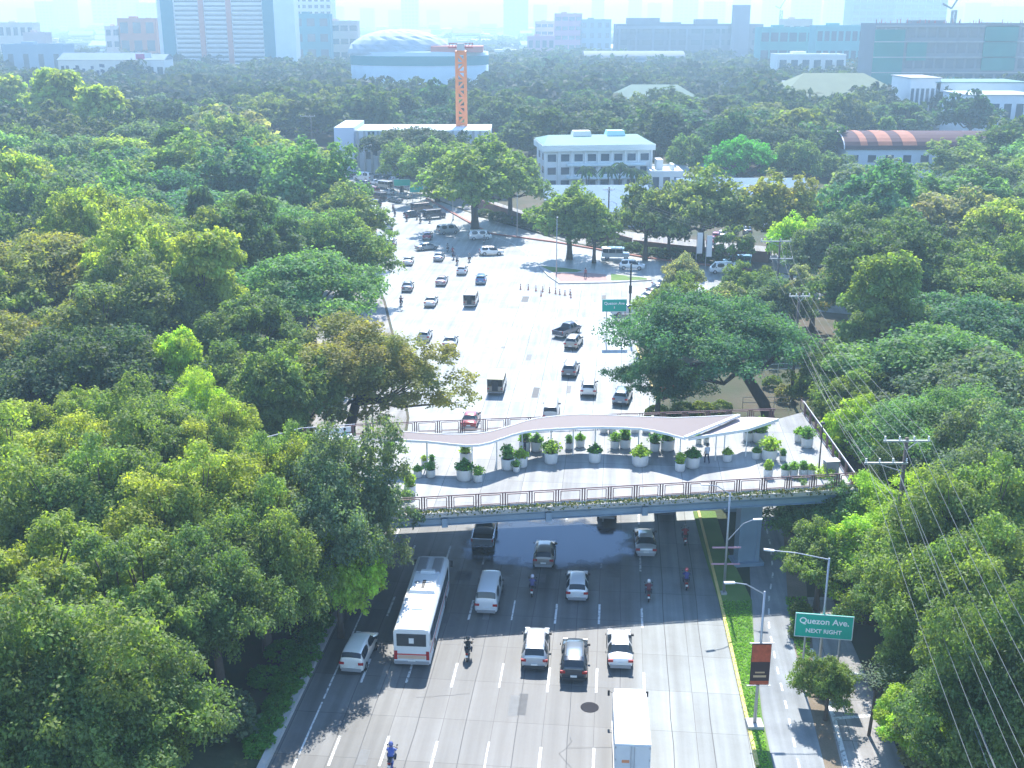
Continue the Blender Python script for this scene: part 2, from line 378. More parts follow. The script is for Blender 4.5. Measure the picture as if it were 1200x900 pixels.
# kerbs
def kerb(name, pts, wd, h, mat, z0=0.0):
    m = MB(); pts = [Vector((p[0], p[1], 0)) for p in pts]; k = len(pts); L = []; Rr = []
    for i, p in enumerate(pts):
        d = (pts[min(i + 1, k - 1)] - pts[max(i - 1, 0)]).normalized(); n = Vector((d.y, -d.x, 0)) * wd / 2
        L.append(p - n); Rr.append(p + n)
    for i in range(k - 1):
        vs = [(*L[i][:2], z0), (*Rr[i][:2], z0), (*Rr[i + 1][:2], z0), (*L[i + 1][:2], z0), (*L[i][:2], h), (*Rr[i][:2], h), (*Rr[i + 1][:2], h), (*L[i + 1][:2], h)]
        m.add(vs, [(4, 5, 6, 7), (0, 1, 5, 4), (1, 2, 6, 5), (2, 3, 7, 6), (3, 0, 4, 7)])
    return tag(m.build(name, mat), kind='structure')
kerb('kerb', [(x - .25, y) for x, y in ROAD_L], .5, .32, M['kerb'])
kerb('kerb', [(x + .12, y) for x, y in ROAD_R[1:]] + [(16.95, 149)], .22, .17, M['yellow'])
kerb('kerb', [tuple(P(x, y)[:2]) for x, y in ((500, 233), (573, 274), (649, 284), (760, 303), (880, 317))], .6, .25, M['redkerb'])
# wet patch under the bridge
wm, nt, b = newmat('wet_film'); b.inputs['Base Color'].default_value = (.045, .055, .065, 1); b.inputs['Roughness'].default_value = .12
b.inputs['IOR'].default_value = 1.5; b.inputs['Specular Tint'].default_value = (.32, .62, 1, 1)  # blue of the sky's reflection put in by tinting the specular
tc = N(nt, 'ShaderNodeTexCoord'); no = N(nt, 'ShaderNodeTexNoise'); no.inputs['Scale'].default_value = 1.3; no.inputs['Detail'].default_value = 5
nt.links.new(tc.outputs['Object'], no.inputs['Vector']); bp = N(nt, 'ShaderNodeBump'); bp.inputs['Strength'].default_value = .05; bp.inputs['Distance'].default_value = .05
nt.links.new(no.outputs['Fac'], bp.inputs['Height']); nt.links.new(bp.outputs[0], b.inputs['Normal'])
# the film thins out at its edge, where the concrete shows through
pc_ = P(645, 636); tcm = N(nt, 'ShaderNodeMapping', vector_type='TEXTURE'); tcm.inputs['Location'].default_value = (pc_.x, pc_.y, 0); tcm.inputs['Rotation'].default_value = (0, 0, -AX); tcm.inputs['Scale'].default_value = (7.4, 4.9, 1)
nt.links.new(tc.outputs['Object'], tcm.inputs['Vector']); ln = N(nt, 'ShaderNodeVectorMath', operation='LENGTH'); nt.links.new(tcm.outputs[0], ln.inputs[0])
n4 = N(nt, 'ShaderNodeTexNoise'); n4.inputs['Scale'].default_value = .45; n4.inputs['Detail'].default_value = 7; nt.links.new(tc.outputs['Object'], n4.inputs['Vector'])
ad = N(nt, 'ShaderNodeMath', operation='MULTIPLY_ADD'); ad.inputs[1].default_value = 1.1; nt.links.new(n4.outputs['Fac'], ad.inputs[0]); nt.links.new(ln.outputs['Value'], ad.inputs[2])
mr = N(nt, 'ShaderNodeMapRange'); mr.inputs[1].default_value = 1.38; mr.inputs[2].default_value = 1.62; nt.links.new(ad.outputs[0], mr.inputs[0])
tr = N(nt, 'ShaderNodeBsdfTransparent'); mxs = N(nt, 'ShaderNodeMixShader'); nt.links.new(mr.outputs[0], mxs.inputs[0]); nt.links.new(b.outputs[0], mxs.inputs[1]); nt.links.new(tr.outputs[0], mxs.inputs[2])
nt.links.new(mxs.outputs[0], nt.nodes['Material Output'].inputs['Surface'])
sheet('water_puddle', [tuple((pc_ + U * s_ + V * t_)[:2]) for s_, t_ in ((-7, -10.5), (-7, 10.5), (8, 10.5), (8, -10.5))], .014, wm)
pr = random.Random(4)
tar = plain('tar_seal', (.075, .075, .073), .8); patch_a = plain('patch_grey', (.098, .099, .096), .8, var=.3, scale=2); patch_b = plain('patch_pale', (.17, .172, .165), .8, var=.25, scale=2)
m = MB()
def strip(pts, wd, z):
    for a_, b_ in zip(pts, pts[1:]):
        n_ = (b_ - a_).normalized(); n_ = Vector((n_.y, -n_.x, 0)) * wd / 2
        m.add([(*(a_ - n_)[:2], z), (*(b_ - n_)[:2], z), (*(b_ + n_)[:2], z), (*(a_ + n_)[:2], z)], [(3, 2, 1, 0)])
for t in (-9.45, -6.4, -3.3, -.1, 3.2, 6.45, 9.7, 12.2):
    strip([road(s_, t + pr.uniform(-.05, .05)) for s_ in range(-6, 130, 3)], .05, .0080)
for k in range(9):
    t, s_ = pr.uniform(-12, 13), pr.uniform(-2, 120); q = [road(s_, t)]
    for j in range(5): s_ += pr.uniform(.3, .9) * (1 if k % 2 else .2); t += pr.uniform(-.5, .5) + (0 if k % 2 else .7); q.append(road(s_, t))
    strip(q, .04, .0083 + k * .00004)
tag(m.build('road_seal_lines', tar), kind='structure')
for mat_ in (patch_a, patch_b):
    m = MB()
    for k in range(13):
        t, s_, w_, l_ = pr.choice((-9.4, -6.3, -3.2, 0, 3.2, 6.3)) + pr.uniform(-.6, .6), pr.uniform(-2, 34) if k < 9 else pr.uniform(45, 120), pr.uniform(.5, 1.3), pr.uniform(.8, 4)
        m.add([tuple(road(s_ + a_ * l_, t + b_ * w_, (.0052 if mat_ is patch_a else .0067) + k * .00009)) for a_, b_ in ((0, -.5), (0, .5), (1, .5), (1, -.5))], [(3, 2, 1, 0)])
    tag(m.build('road_patch_surface', mat_), kind='structure')
mh = MB().lathe([(0, .0), (.55, .0), (.6, -.008)], 20).build('manhole_cover', plain('cast_iron', (.03, .028, .032), .8, spec=.1), loc=(*P(691, 829)[:2], .02))
tag(mh, 'dark round manhole cover in the concrete behind the dark car', 'manhole cover')
# island in the junction
isl = px((631, 312), (660, 314), (690, 318), (716, 321), (760, 326), (764, 329), (715, 332), (655, 333), (642, 324))
m = MB().prism(isl, 0, .18); tag(m.build('traffic_island_ground', M['kerb']), kind='structure')
sheet('island_paving', px((648, 321), (690, 321), (710, 323), (712, 330), (657, 331)), .20, plain('red_paving', (.36, .22, .19), .85))
sheet('island_grass_ground', px((634, 313), (660, 315), (683, 318), (676, 320), (648, 320)), .20, M['grass_ground'])
sheet('island_grass_ground', px((716, 322), (758, 327), (758, 329), (716, 330)), .20, M['grass_ground'])
# ------------------------------------------------------------------ trees
def leaf_mesh(name, pts, nrm, size, tint, rs, aspect=.62):
    """one small quad per leaf clump"""
    n = len(pts)
    t = rs.normal(size=(n, 3)); t -= nrm * np.sum(t * nrm, 1)[:, None]; t /= np.linalg.norm(t, axis=1)[:, None]
    b = np.cross(nrm, t); s = size[:, None]
    bend = nrm * s * .18
    v = np.stack([pts - t * s, pts - b * s * aspect + bend, pts + t * s, pts + b * s * aspect + bend], 1).reshape(-1, 3)
    me = bpy.data.meshes.new(name)
    me.vertices.add(4 * n); me.vertices.foreach_set('co', v.astype(np.float32).ravel())
    me.loops.add(4 * n); me.loops.foreach_set('vertex_index', np.arange(4 * n, dtype=np.int32))
    me.polygons.add(n); me.polygons.foreach_set('loop_start', np.arange(0, 4 * n, 4, dtype=np.int32))
    me.update(calc_edges=True)
    a = me.color_attributes.new('tint', 'FLOAT_COLOR', 'POINT')
    c = np.ones((4 * n, 4), np.float32); c[:, :3] = np.repeat(tint, 4, 0); a.data.foreach_set('color', c.ravel())
    me.materials.append(M['leaf']); return me
def crown_points(rs, kind, n):
    """unit crown (radius 1, total height below) made of branch clumps; returns points, normals, tints, clump centres"""
    cen = []; rad = []
    if kind == 'broad':      # domed, lumpy
        k = 84
        for i in range(k):
            a = rs.uniform(0, 2 * np.pi); e = np.arcsin(rs.uniform(-.25, 1)); rr = rs.uniform(.5, 1.06) * (1 + .2 * math.sin(3 * a + 1) + .1 * math.sin(5 * a))
            cen.append((rr * np.cos(e) * np.cos(a) * .86, rr * np.cos(e) * np.sin(a) * .86, .58 + rr * np.sin(e) * .52)); rad.append(rs.uniform(.14, .30))
    elif kind == 'umbrella':  # flat spreading layers
        k = 70
        for i in range(k):
            a = rs.uniform(0, 2 * np.pi); q = math.sqrt(rs.uniform(0, 1)); rr = q * (1 + .2 * math.sin(3 * a + .5) + .1 * math.sin(7 * a))
            cen.append((rr * np.cos(a) * .9, rr * np.sin(a) * .9, .62 + .30 * (1 - q ** 2) + rs.uniform(-.10, .07))); rad.append(rs.uniform(.20, .33))
    elif kind == 'round':    # tight dome
        k = 84
        for i in range(k):
            a = rs.uniform(0, 2 * np.pi); e = np.arcsin(rs.uniform(-.35, 1)); rr = rs.uniform(.82, .98)
            cen.append((rr * np.cos(e) * np.cos(a) * .86, rr * np.cos(e) * np.sin(a) * .86, .6 + rr * np.sin(e) * .55)); rad.append(rs.uniform(.17, .25))
    elif kind == 'tall':     # upright, tufted
        k = 58
        for i in range(k):
            a = rs.uniform(0, 2 * np.pi); z = rs.uniform(0, 1); rr = (1 - .62 * z) * rs.uniform(.45, 1) * .8
            cen.append((rr * np.cos(a), rr * np.sin(a), .35 + z * 1.05)); rad.append(rs.uniform(.19, .29))
    elif kind == 'open':     # thin, sky between the boughs
        k = 30
        for i in range(k):
            a = rs.uniform(0, 2 * np.pi); e = np.arcsin(rs.uniform(-.1, 1)); rr = rs.uniform(.55, 1.05)
            cen.append((rr * np.cos(e) * np.cos(a) * .88, rr * np.cos(e) * np.sin(a) * .88, .55 + rr * np.sin(e) * .55)); rad.append(rs.uniform(.12, .24))
    cen = np.array(cen); rad = np.array(rad); k = len(cen)
    w = rad ** 2; idx = rs.choice(k, n, p=w / w.sum())
    d = rs.normal(size=(n, 3)); d[:, 2] = np.where(d[:, 2] < 0, d[:, 2] * .5, d[:, 2]); d /= np.linalg.norm(d, axis=1)[:, None]
    flat = .45 if kind == 'umbrella' else .62
    # each clump is a handful of sprigs
    NS = 18
    sub = rs.normal(size=(k, NS, 3)); sub[:, :, 2] = np.abs(sub[:, :, 2]) * .9 - .12; sub /= np.linalg.norm(sub, axis=2)[:, :, None]
    si = rs.integers(0, NS, n); sc = sub[idx, si] * (rad[idx][:, None] * .82) * rs.uniform(.75, 1.15, (k, NS))[idx, si][:, None]
    r = rad[idx] * .36 * rs.uniform(.1, 1.25, n) ** .6
    off = sc + d * r[:, None]; off[:, 2] *= flat
    p = cen[idx] + off
    nn = d * .55 + np.array([0, 0, .75]) + rs.normal(size=(n, 3)) * .42; nn /= np.linalg.norm(nn, axis=1)[:, None]
    ct = rs.uniform(.76, 1.26, (k, NS))[idx, si] * rs.uniform(.85, 1.15, k)[idx] * rs.uniform(.8, 1.2, n)
    warm = rs.uniform(-.10, .16, k)[idx]
    tint = np.stack([ct * (1 + warm), ct, ct * (1 - warm * .6)], 1)
    return p, nn, tint, cen
def trunk_mesh(rs, name, cen, height, rad, kind, lean=0.0, nl=9):
    """tapered trunk that forks into limbs reaching the clumps (real units)"""
    m = MB(); fork = height * (.34 if kind != 'tall' else .3)
    r0 = .22 + rad * .035
    base = Vector((0, 0, -.1)); fk = Vector((lean * .4, rs.uniform(-.3, .3), fork))
    m.tube([base, Vector((lean * .1, 0, fork * .4)), fk], [r0 * 1.45, r0, r0 * .82], 9)
    ii = rs.choice(len(cen), nl, replace=False)
    for i in ii:
        c = Vector(cen[i]); e = Vector((c.x * rad * .92 + lean, c.y * rad * .92, c.z * height * .97))
        mid = fk.lerp(e, .5) + Vector((rs.uniform(-.4, .4), rs.uniform(-.4, .4), -.08 * rad))
        m.tube([fk, fk.lerp(mid, .5) + Vector((0, 0, .05 * rad)), mid, e], [r0 * .6, r0 * .45, r0 * .3, r0 * .08], 6)
        for q in range(2):
            e2 = e + Vector((rs.uniform(-1, 1), rs.uniform(-1, 1), rs.uniform(0, .5))) * rad * .28
            m.tube([mid, mid.lerp(e2, .55), e2], [r0 * .24, r0 * .15, r0 * .04], 5, cap=False)
    return m.mesh(name, M['bark'], smooth=True)
PROTO = {}
def proto(kind, lod, var, rad=8.0, height=13.0, lean=0.0):
    key = (kind, lod, var)
    if key in PROTO: return PROTO[key]
    rs = np.random.default_rng(hash((kind, var)) % 1000 if False else sum(map(ord, kind)) * 7 + var * 13 + 5)
    n = {0: 66000, 1: 30000, 2: 12000, 3: 4600}[lod]
    if kind == 'open': n = int(n * .5)
    if kind == 'umbrella': n = int(n * 1.05)
    base = {0: .140, 1: .215, 2: .33, 3: .56}[lod]
    if kind == 'umbrella': base *= .85
    p, nn, tint, cen = crown_points(rs, kind, n)
    p = p * np.array([rad, rad, height]) / np.array([1, 1, 1.22 if kind != 'tall' else 1.5])
    cen = cen.copy(); cen[:, 2] /= (1.22 if kind != 'tall' else 1.5)
    if lean: p[:, 0] += lean
    size = base * rs.uniform(.6, 1.4, n)
    me = leaf_mesh('crown', p, nn, size, tint, rs)
    tm = trunk_mesh(rs, 'trunk', cen, height, rad, kind, lean)
    PROTO[key] = (tm, me); return PROTO[key]
TREES = []
NAMES = {'broad': 'broadleaf_tree', 'umbrella': 'rain_tree', 'round': 'mango_tree', 'tall': 'tall_tree', 'open': 'thin_tree'}
def tree_at(x, y, r, h, kind, col, label, group=None, rz=None, lean=0.0, key=None, cat='tree'):
    d = math.hypot(x, y); lod = 0 if d < 105 or lean else 1 if d < 185 else 2 if d < 330 else 3
    if r < 4.2: lod = min(3, lod + 1)
    var = random.randrange(2) if key is None else key
    tm, cm = proto(kind, lod, var) if not lean else proto(kind, lod, 90 + int(lean), lean=lean)
    e = empty(NAMES[kind], (x, y, 0), random.uniform(0, 6.28) if rz is None else rz)
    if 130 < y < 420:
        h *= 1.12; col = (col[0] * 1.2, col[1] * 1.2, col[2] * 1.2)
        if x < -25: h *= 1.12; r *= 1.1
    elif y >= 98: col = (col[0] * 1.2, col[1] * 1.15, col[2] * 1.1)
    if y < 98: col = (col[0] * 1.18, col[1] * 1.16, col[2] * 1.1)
    e.scale = (r / 8, r / 8 * random.uniform(.93, 1.07), h / 13)
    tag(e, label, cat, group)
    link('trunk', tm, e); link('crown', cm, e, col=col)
    TREES.append((x, y, r)); return e
def tree_px(px_, py_, r, h, kind, col, label, **k):
    p = P(px_, py_, h * .66); return tree_at(p.x, p.y, r, h, kind, col, label, **k)
LIME = (.22, .42, .035); YG = (.19, .30, .045); GRN = (.095, .225, .035); DK = (.045, .11, .032); MID = (.08, .175, .04)
OLV = (.17, .185, .045); RUST = (.23, .175, .05); SAGE = (.19, .25, .12); TEAL = (.05, .17, .08); GREY = (.085, .17, .085); EMR = (.07, .25, .06)
_w = lambda c: (c[0] * 1.15 + .012, c[1] * .96, c[2] * .95 + .012)
GRN = (.11, .215, .045); EMR = (.085, .22, .07)
RUST = (.185, .185, .05)
LIME, YG, GRN, DK, MID, OLV, RUST, SAGE, TEAL, GREY, EMR = map(_w, (LIME, YG, GRN, DK, MID, OLV, RUST, SAGE, TEAL, GREY, EMR))
RUST = (.19, .20, .055); OLV = (.145, .19, .06)
T = tree_px
A = 'tree'
# --- wood on the side of the near lanes, near to far
T(60, 800, 6.8, 14, 'broad', GRN, 'dense mid green tree filling the bottom corner of the picture beside the bus carriageway')
T(110, 850, 5.4, 12, 'broad', MID, 'dark green tree behind the small shrubs near the grey kerb at the picture bottom')
T(45, 690, 7.0, 14, 'open', YG, 'thin yellow green tree with pale bits of ground showing through its crown')
T(160, 690, 6.2, 14, 'open', GRN, 'loose green tree with a grey shed glimpsed through its boughs')
T(250, 695, 5.0, 12, 'broad', MID, 'mid green tree overhanging the verge opposite the white minivan')
T(305, 640, 5.2, 12.5, 'broad', GRN, 'leafy green tree casting shade on the lanes left of the bus')
T(225, 600, 6.5, 14, 'broad', YG, 'yellow green domed tree two crowns in from the shaded kerb')
T(110, 590, 7.0, 14.5, 'broad', GRN, 'broad light green tree in the thick of the near wood')
T(20, 560, 7.0, 14, 'broad', YG, 'yellowish tree at the picture edge level with the footbridge deck')
T(395, 655, 3.6, 9.5, 'round', LIME, 'lime green small round tree bulging toward the bus from the kerb')
T(345, 590, 5.0, 12, 'broad', YG, 'yellow green tree right beside the footbridge end, in front of the grey green one')
T(338, 560, 5.0, 12.5, 'broad', GRN, 'green tree covering the tree end of the footbridge deck')
T(396, 586, 5.8, 14.5, 'broad', GREY, 'grey green spreading tree that hides the end of the footbridge deck')
T(300, 575, 5, 12.5, 'broad', GRN, 'green tree tucked behind the yellow green one by the footbridge end')
T(170, 520, 7, 14, 'broad', GRN, 'light green round topped tree behind the near wood, under the lime one')
T(70, 500, 6.5, 13.5, 'open', YG, 'spiky pale green tree rising over the wood at the picture edge')
T(250, 525, 5.5, 12, 'broad', YG, 'bright yellowish tree below the lime treetop')
T(212, 440, 4.4, 13, 'tall', LIME, 'bright lime green treetop standing clear of its dark neighbours')
T(232, 490, 4.6, 11, 'broad', LIME, 'lime green leafy tree just under the brightest treetop')
T(335, 455, 6.0, 12.5, 'round', GRN, 'fresh green rounded tree left of the rust tinged one by the footbridge')
T(300, 480, 4.5, 10, 'round', MID, 'mid green round tree close behind the curved footbridge rail')
T(404, 428, 9.6, 13, 'broad', RUST, 'rust tinged spreading tree leaning over the avenue above the footbridge', lean=2)
T(330, 505, 3.6, 8, 'round', GRN, 'small green tree under the curved end rail of the footbridge')
T(150, 445, 7.5, 13, 'broad', DK, 'very dark green tree left of the bright lime treetop')
T(60, 450, 8, 13, 'broad', DK, 'dark shaded tree at the picture edge below the brown tinged crowns')
T(290, 395, 7, 13, 'round', MID, 'dark green tree behind the fresh green rounded one')
T(60, 335, 10, 15, 'umbrella', RUST, 'large brown tinged tree at the picture edge in mid wood')
T(120, 385, 8.5, 14, 'broad', OLV, 'olive tree right of the large brown tinged crown')
T(20, 395, 8, 13, 'umbrella', RUST, 'brown olive tree at the picture edge below the largest brown crown')
T(245, 355, 8.0, 14.5, 'tall', YG, 'tall light green billowing tree in the middle of the wood')
T(180, 375, 7, 13, 'broad', OLV, 'olive green tree left of the tall billowing one')
T(362, 345, 9.2, 12.5, 'umbrella', EMR, 'emerald flat topped tree beside the avenue above the rust tinged one')
T(120, 275, 11, 14, 'umbrella', OLV, 'wide olive flat topped tree in the centre of the far wood')
T(180, 300, 9, 13.5, 'umbrella', OLV, 'olive brown crown just right of the widest olive tree')
T(45, 262, 8, 13.5, 'broad', MID, 'mid green tree at the picture edge left of the widest olive crown')
T(285, 268, 10.5, 13.5, 'umbrella', EMR, 'wide emerald flat topped tree in mid wood with fine foliage')
T(345, 285, 9, 13, 'umbrella', EMR, 'emerald crown joining the avenue edge behind the flat topped tree')
T(404, 262, 7.5, 11, 'broad', OLV, 'olive leafy tree overhanging the congested lanes of the avenue')
T(405, 300, 7.5, 11, 'broad', GRN, 'green tree drooping over the avenue below the olive leafy one')
T(237, 282, 4, 13.5, 'tall', DK, 'narrow dark cypress like treetop among the emerald crowns')
T(158, 205, 11, 14, 'umbrella', TEAL, 'wide bluish green layered tree behind the olive crowns')
T(200, 235, 8, 13, 'umbrella', TEAL, 'bluish green crown right below the widest layered one')
T(208, 200, 6.5, 16, 'tall', DK, 'dark tall pointed tree between the teal and sage crowns')
T(262, 165, 10, 14.5, 'broad', SAGE, 'pale sage tree with whitish blossom like tips in the far wood')
T(315, 190, 10, 13.5, 'broad', GRN, 'light green dome right of the pale sage tree')
T(366, 200, 6.0, 10, 'round', YG, 'yellowish round tree at the far corner of the wood near the traffic jam')
T(188, 128, 11, 14.5, 'broad', GREY, 'grey green dome at the back of the wood beside the tall yellow green trees')
T(240, 150, 10, 14, 'broad', GREY, 'grey olive dome behind the sage tree')
T(70, 135, 13, 22, 'tall', YG, 'tall yellow green tree rising at the back of the wood')
T(118, 150, 11, 19, 'tall', YG, 'second tall yellow green tree, slightly lower, at the back of the wood')
T(10, 130, 12, 19, 'tall', YG, 'pale yellow green tree cut by the picture edge at the back of the wood')
T(25, 185, 9, 13, 'broad', OLV, 'brownish tree at the picture edge below the tall yellow green ones')
T(30, 225, 9, 13, 'round', MID, 'blue green round tree at the picture edge in the far wood')
# --- the junction side
tree_at(28.5, 118, 10.3, 17, 'umbrella', TEAL, 'huge dark rain tree with a leaning trunk beside the junction', lean=-6, rz=0)
T(772, 436, 5.0, 9.0, 'umbrella', TEAL, 'low spreading crown hanging over the blue grey car by the footbridge')
T(792, 362, 5.5, 9.5, 'broad', GRN, 'green tree left of the huge rain tree beside the road sign')
T(556, 208, 12.5, 17, 'broad', GRN, 'big light green tree shading the far pavement beside the jam')
T(512, 195, 9, 13, 'broad', GRN, 'green tree behind the pair of far green road signs')
T(598, 212, 8.5, 13, 'broad', GRN, 'green tree right of the biggest one on the far pavement')
T(470, 195, 6, 10, 'broad', GRN, 'small tree left of the far green road signs')
T(668, 254, 7.6, 12, 'broad', GRN, 'rounded street tree on the pavement in front of the blue shed roofs')
T(697, 266, 5.0, 10, 'broad', MID, 'small street tree beside the parked jeepney')
T(758, 250, 6.4, 13, 'broad', OLV, 'olive street tree with a bare trunk left of the white banners')
T(825, 245, 9.0, 14.5, 'broad', OLV, 'large brown topped street tree behind the white banners')
T(785, 262, 5.2, 10, 'broad', DK, 'dark small street tree between the two olive ones')
T(904, 248, 8.4, 14, 'broad', RUST, 'brown topped tree standing before the blue roofed car park')
T(860, 285, 4, 8, 'open', GRN, 'thin young tree beside the white van on the side road')
T(800, 322, 3.4, 6.5, 'broad', SAGE, 'pale silvery bush tree at the corner of the side road')
T(868, 188, 9.0, 12.5, 'round', (.07, .28, .03), 'vivid bright green round tree beyond the blue roofs')
T(805, 182, 6.0, 12, 'round', MID, 'dark round tree left of the vivid green one')
T(935, 190, 7, 12, 'broad', MID, 'green tree right of the vivid green round tree')
T(972, 198, 7, 8.5, 'broad', MID, 'broad mid green tree before the white hall with rusty roof')
T(1038, 160, 4.5, 12, 'tall', MID, 'pointed green tree in front of the rusty arched roof')
T(1132, 192, 10.5, 12, 'broad', GRN, 'large light green tree in front of the hall with rusty roof')
T(1182, 214, 9, 10.5, 'broad', GRN, 'green tree at the picture edge below the hall')
T(1008, 236, 9.5, 10.5, 'umbrella', OLV, 'wide olive tree left of the dark gap in the far right wood')
T(940, 250, 9, 12, 'umbrella', OLV, 'olive brown tree right of the brown topped one')
T(1060, 250, 9, 13, 'broad', MID, 'mid green round tree right of the wide olive crown')
T(1020, 290, 9, 13, 'broad', MID, 'dense green tree in the right wood above the bright leafy one')
T(1120, 262, 9, 13, 'broad', SAGE, 'sage green tree near the picture edge under the large light one')
T(1180, 275, 8, 13, 'round', YG, 'yellow green dome at the picture edge in the right wood')
T(1100, 320, 9, 13, 'broad', DK, 'dark tree with pale leaf tips in the right wood')
T(1035, 365, 8, 14.5, 'tall', GRN, 'bright leafy green tree right of the wooden power pole')
T(975, 300, 7.5, 11, 'broad', GREY, 'grey green pale leafed tree beside the tall wooden power pole')
T(930, 285, 5, 10, 'broad', LIME, 'light green tree at the bend of the side road')
T(955, 340, 5.5, 9, 'open', SAGE, 'pale thin tree behind the power pole with the transformer')
T(1165, 330, 8, 13, 'broad', GRN, 'green tree at the picture edge above the layered rain trees')
T(1130, 375, 9, 13.5, 'umbrella', TEAL, 'layered blue green rain tree on the right hand slope, upper one')
T(1100, 420, 10, 14, 'umbrella', EMR, 'bright layered rain tree above the crossarm pole')
T(1170, 450, 9, 14, 'umbrella', GREY, 'grey green layered tree cut by the picture edge beyond the crossarm pole')
T(1120, 500, 8, 14, 'umbrella', EMR, 'emerald layered tree right of the crossarm pole')
T(1040, 440, 6, 11, 'umbrella', TEAL, 'dark layered tree between the bright leafy tree and the footbridge corner')
T(1185, 560, 7, 14.5, 'broad', GREY, 'grey green tree at the picture edge level with the crossarms')
T(1150, 610, 6.5, 14, 'broad', GRN, 'light green tree right of the crossarm pole shaft')
T(1190, 680, 6, 14, 'umbrella', GRN, 'green tree cut by the picture edge behind the power lines')
T(1130, 690, 5.6, 13, 'broad', GRN, 'leafy tree under the lowest power lines')
T(1180, 790, 5.2, 13, 'broad', MID, 'dark leafy tree at the picture edge in the bottom corner beside the lines')
T(1140, 835, 4.2, 8, 'round', MID, 'mid green tree with glossy leaves left of the bottom corner')
T(1078, 838, 2.8, 5.0, 'round', LIME, 'bright green bushy tree at the edge of the pavement bays')
T(1010, 590, 4.8, 8.0, 'broad', LIME, 'fresh green bushy tree beside the footbridge end and the pole')
T(975, 598, 4.0, 7.5, 'broad', EMR, 'fresh green tree under the end of the footbridge by the cycle path')
T(1010, 650, 4.0, 7.5, 'broad', LIME, 'bright green tree right behind the green road sign')
T(962, 650, 3.2, 7.0, 'broad', GRN, 'green bushy tree overhanging the cycle path above the road sign')
T(1062, 690, 4.2, 8.0, 'broad', GRN, 'green tree between the road sign and the power lines')
T(1075, 620, 5, 9.0, 'broad', LIME, 'light green tree wrapped round the crossarm pole')
T(1078, 770, 3.0, 6.5, 'broad', GRN, 'green tree beside the bare trunk on the pavement')
T(1010, 505, 4.4, 8.5, 'broad', LIME, 'bright green tree just beyond the end railing of the footbridge')
T(970, 440, 4.6, 9, 'broad', MID, 'mid green tree under the wires behind the footbridge corner')
T(1000, 470, 4.5, 9, 'broad', GRN, 'green tree beyond the footbridge corner, right of the transformer pole')
T(1070, 560, 4.2, 9, 'broad', DK, 'dark tree in the shade left of the crossarm pole')
T(972, 795, 1.9, 4.6, 'broad', GRN, 'small planted tree on the verge below the green road sign')
T(845, 360, 5.0, 8, 'open', SAGE, 'pale leafed tree at the inner corner of the side road')
T(872, 340, 4.6, 8, 'broad', GRN, 'green bushy tree below the white van on the side road')
T(905, 362, 4.8, 8.5, 'broad', GREY, 'grey green tree at the foot of the dark power pole')
# bare thin trunk tree
e = empty('young_tree', tuple(P(1018, 862))[:2] + (0,)); tag(e, 'young nearly bare tree with a dark thin trunk on the paving', 'tree')
MB().tube([(0, 0, -.05), (.1, 0, 2.2), (.05, .1, 4.4)], [.12, .1, .05], 8).tube([(.08, 0, 2.9), (.8, .2, 3.7), (1.4, .2, 4.0)], [.06, .04, .02], 6).tube([(.08, 0, 3.3), (-.7, .1, 4.0)], [.05, .02], 6).build('trunk', M['bark'], e, True)
rs = np.random.default_rng(5); n = 500; p = rs.normal(size=(n, 3)) * np.array([.8, .6, .35]) + np.array([.3, .1, 4.2])
link('crown', leaf_mesh('crown', p, np.tile([0, 0, 1.], (n, 1)) + rs.normal(size=(n, 3)) * .1, rs.uniform(.06, .12, n), np.ones((n, 3)), rs), e, col=GREY)
# --- fill: unmarked trees of the woods, kept off roads and clearings
def inside(p, poly):
    c = False; j = len(poly) - 1
    for i in range(len(poly)):
        a, b = poly[i], poly[j]
        if (a[1] > p[1]) != (b[1] > p[1]) and p[0] < (b[0] - a[0]) * (p[1] - a[1]) / (b[1] - a[1]) + a[0]: c = not c
        j = i
    return c
NOGO = [px((985, 250), (985, 212), (1125, 212), (1125, 250)), JUNC, ROAD_L + ROAD_R[::-1], [(-26, 74), (-26, 104), (31, 128), (31, 76)],
        px((840, 905), (800, 600), (925, 590), (975, 700), (1060, 905)),
        px((600, 225), (600, 285), (700, 320), (960, 330), (960, 235), (790, 225), (770, 208), (620, 208)),
        [(-11, 98), (-30, 160), (-34, 208), (-11, 208)], px((395, 195), (395, 180), (585, 180), (585, 208)), px((395, 225), (480, 222), (640, 270), (600, 300), (440, 260)),
        px((975, 185), (1200, 175), (1200, 205), (990, 215)), px((760, 300), (790, 335), (960, 345), (960, 262)), px((735, 372), (780, 330), (850, 335), (900, 400), (940, 485), (935, 505), (800, 505), (735, 470)),
        px((700, 130), (840, 130), (840, 150), (700, 150)), px((900, 118), (1070, 118), (1070, 145), (900, 145)), px((1060, 150), (1200, 150), (1200, 168), (1060, 168))]
def free(x, y, r, gap=.62):
    for poly in NOGO:
        for a in range(6):
            if inside((x + math.cos(a * 1.05) * r * .8, y + math.sin(a * 1.05) * r * .8), poly): return False
        if inside((x, y), poly): return False
    return all((x - a) ** 2 + (y - b) ** 2 > ((r + c) * gap) ** 2 for a, b, c in TREES)
pal = [(GRN, 'green'), (MID, 'mid green'), (DK, 'dark green'), (OLV, 'olive'), (GREY, 'grey green'), (TEAL, 'bluish green'), (YG, 'yellow green'), (EMR, 'emerald green')]
rng = random.Random(11); nfill = 0
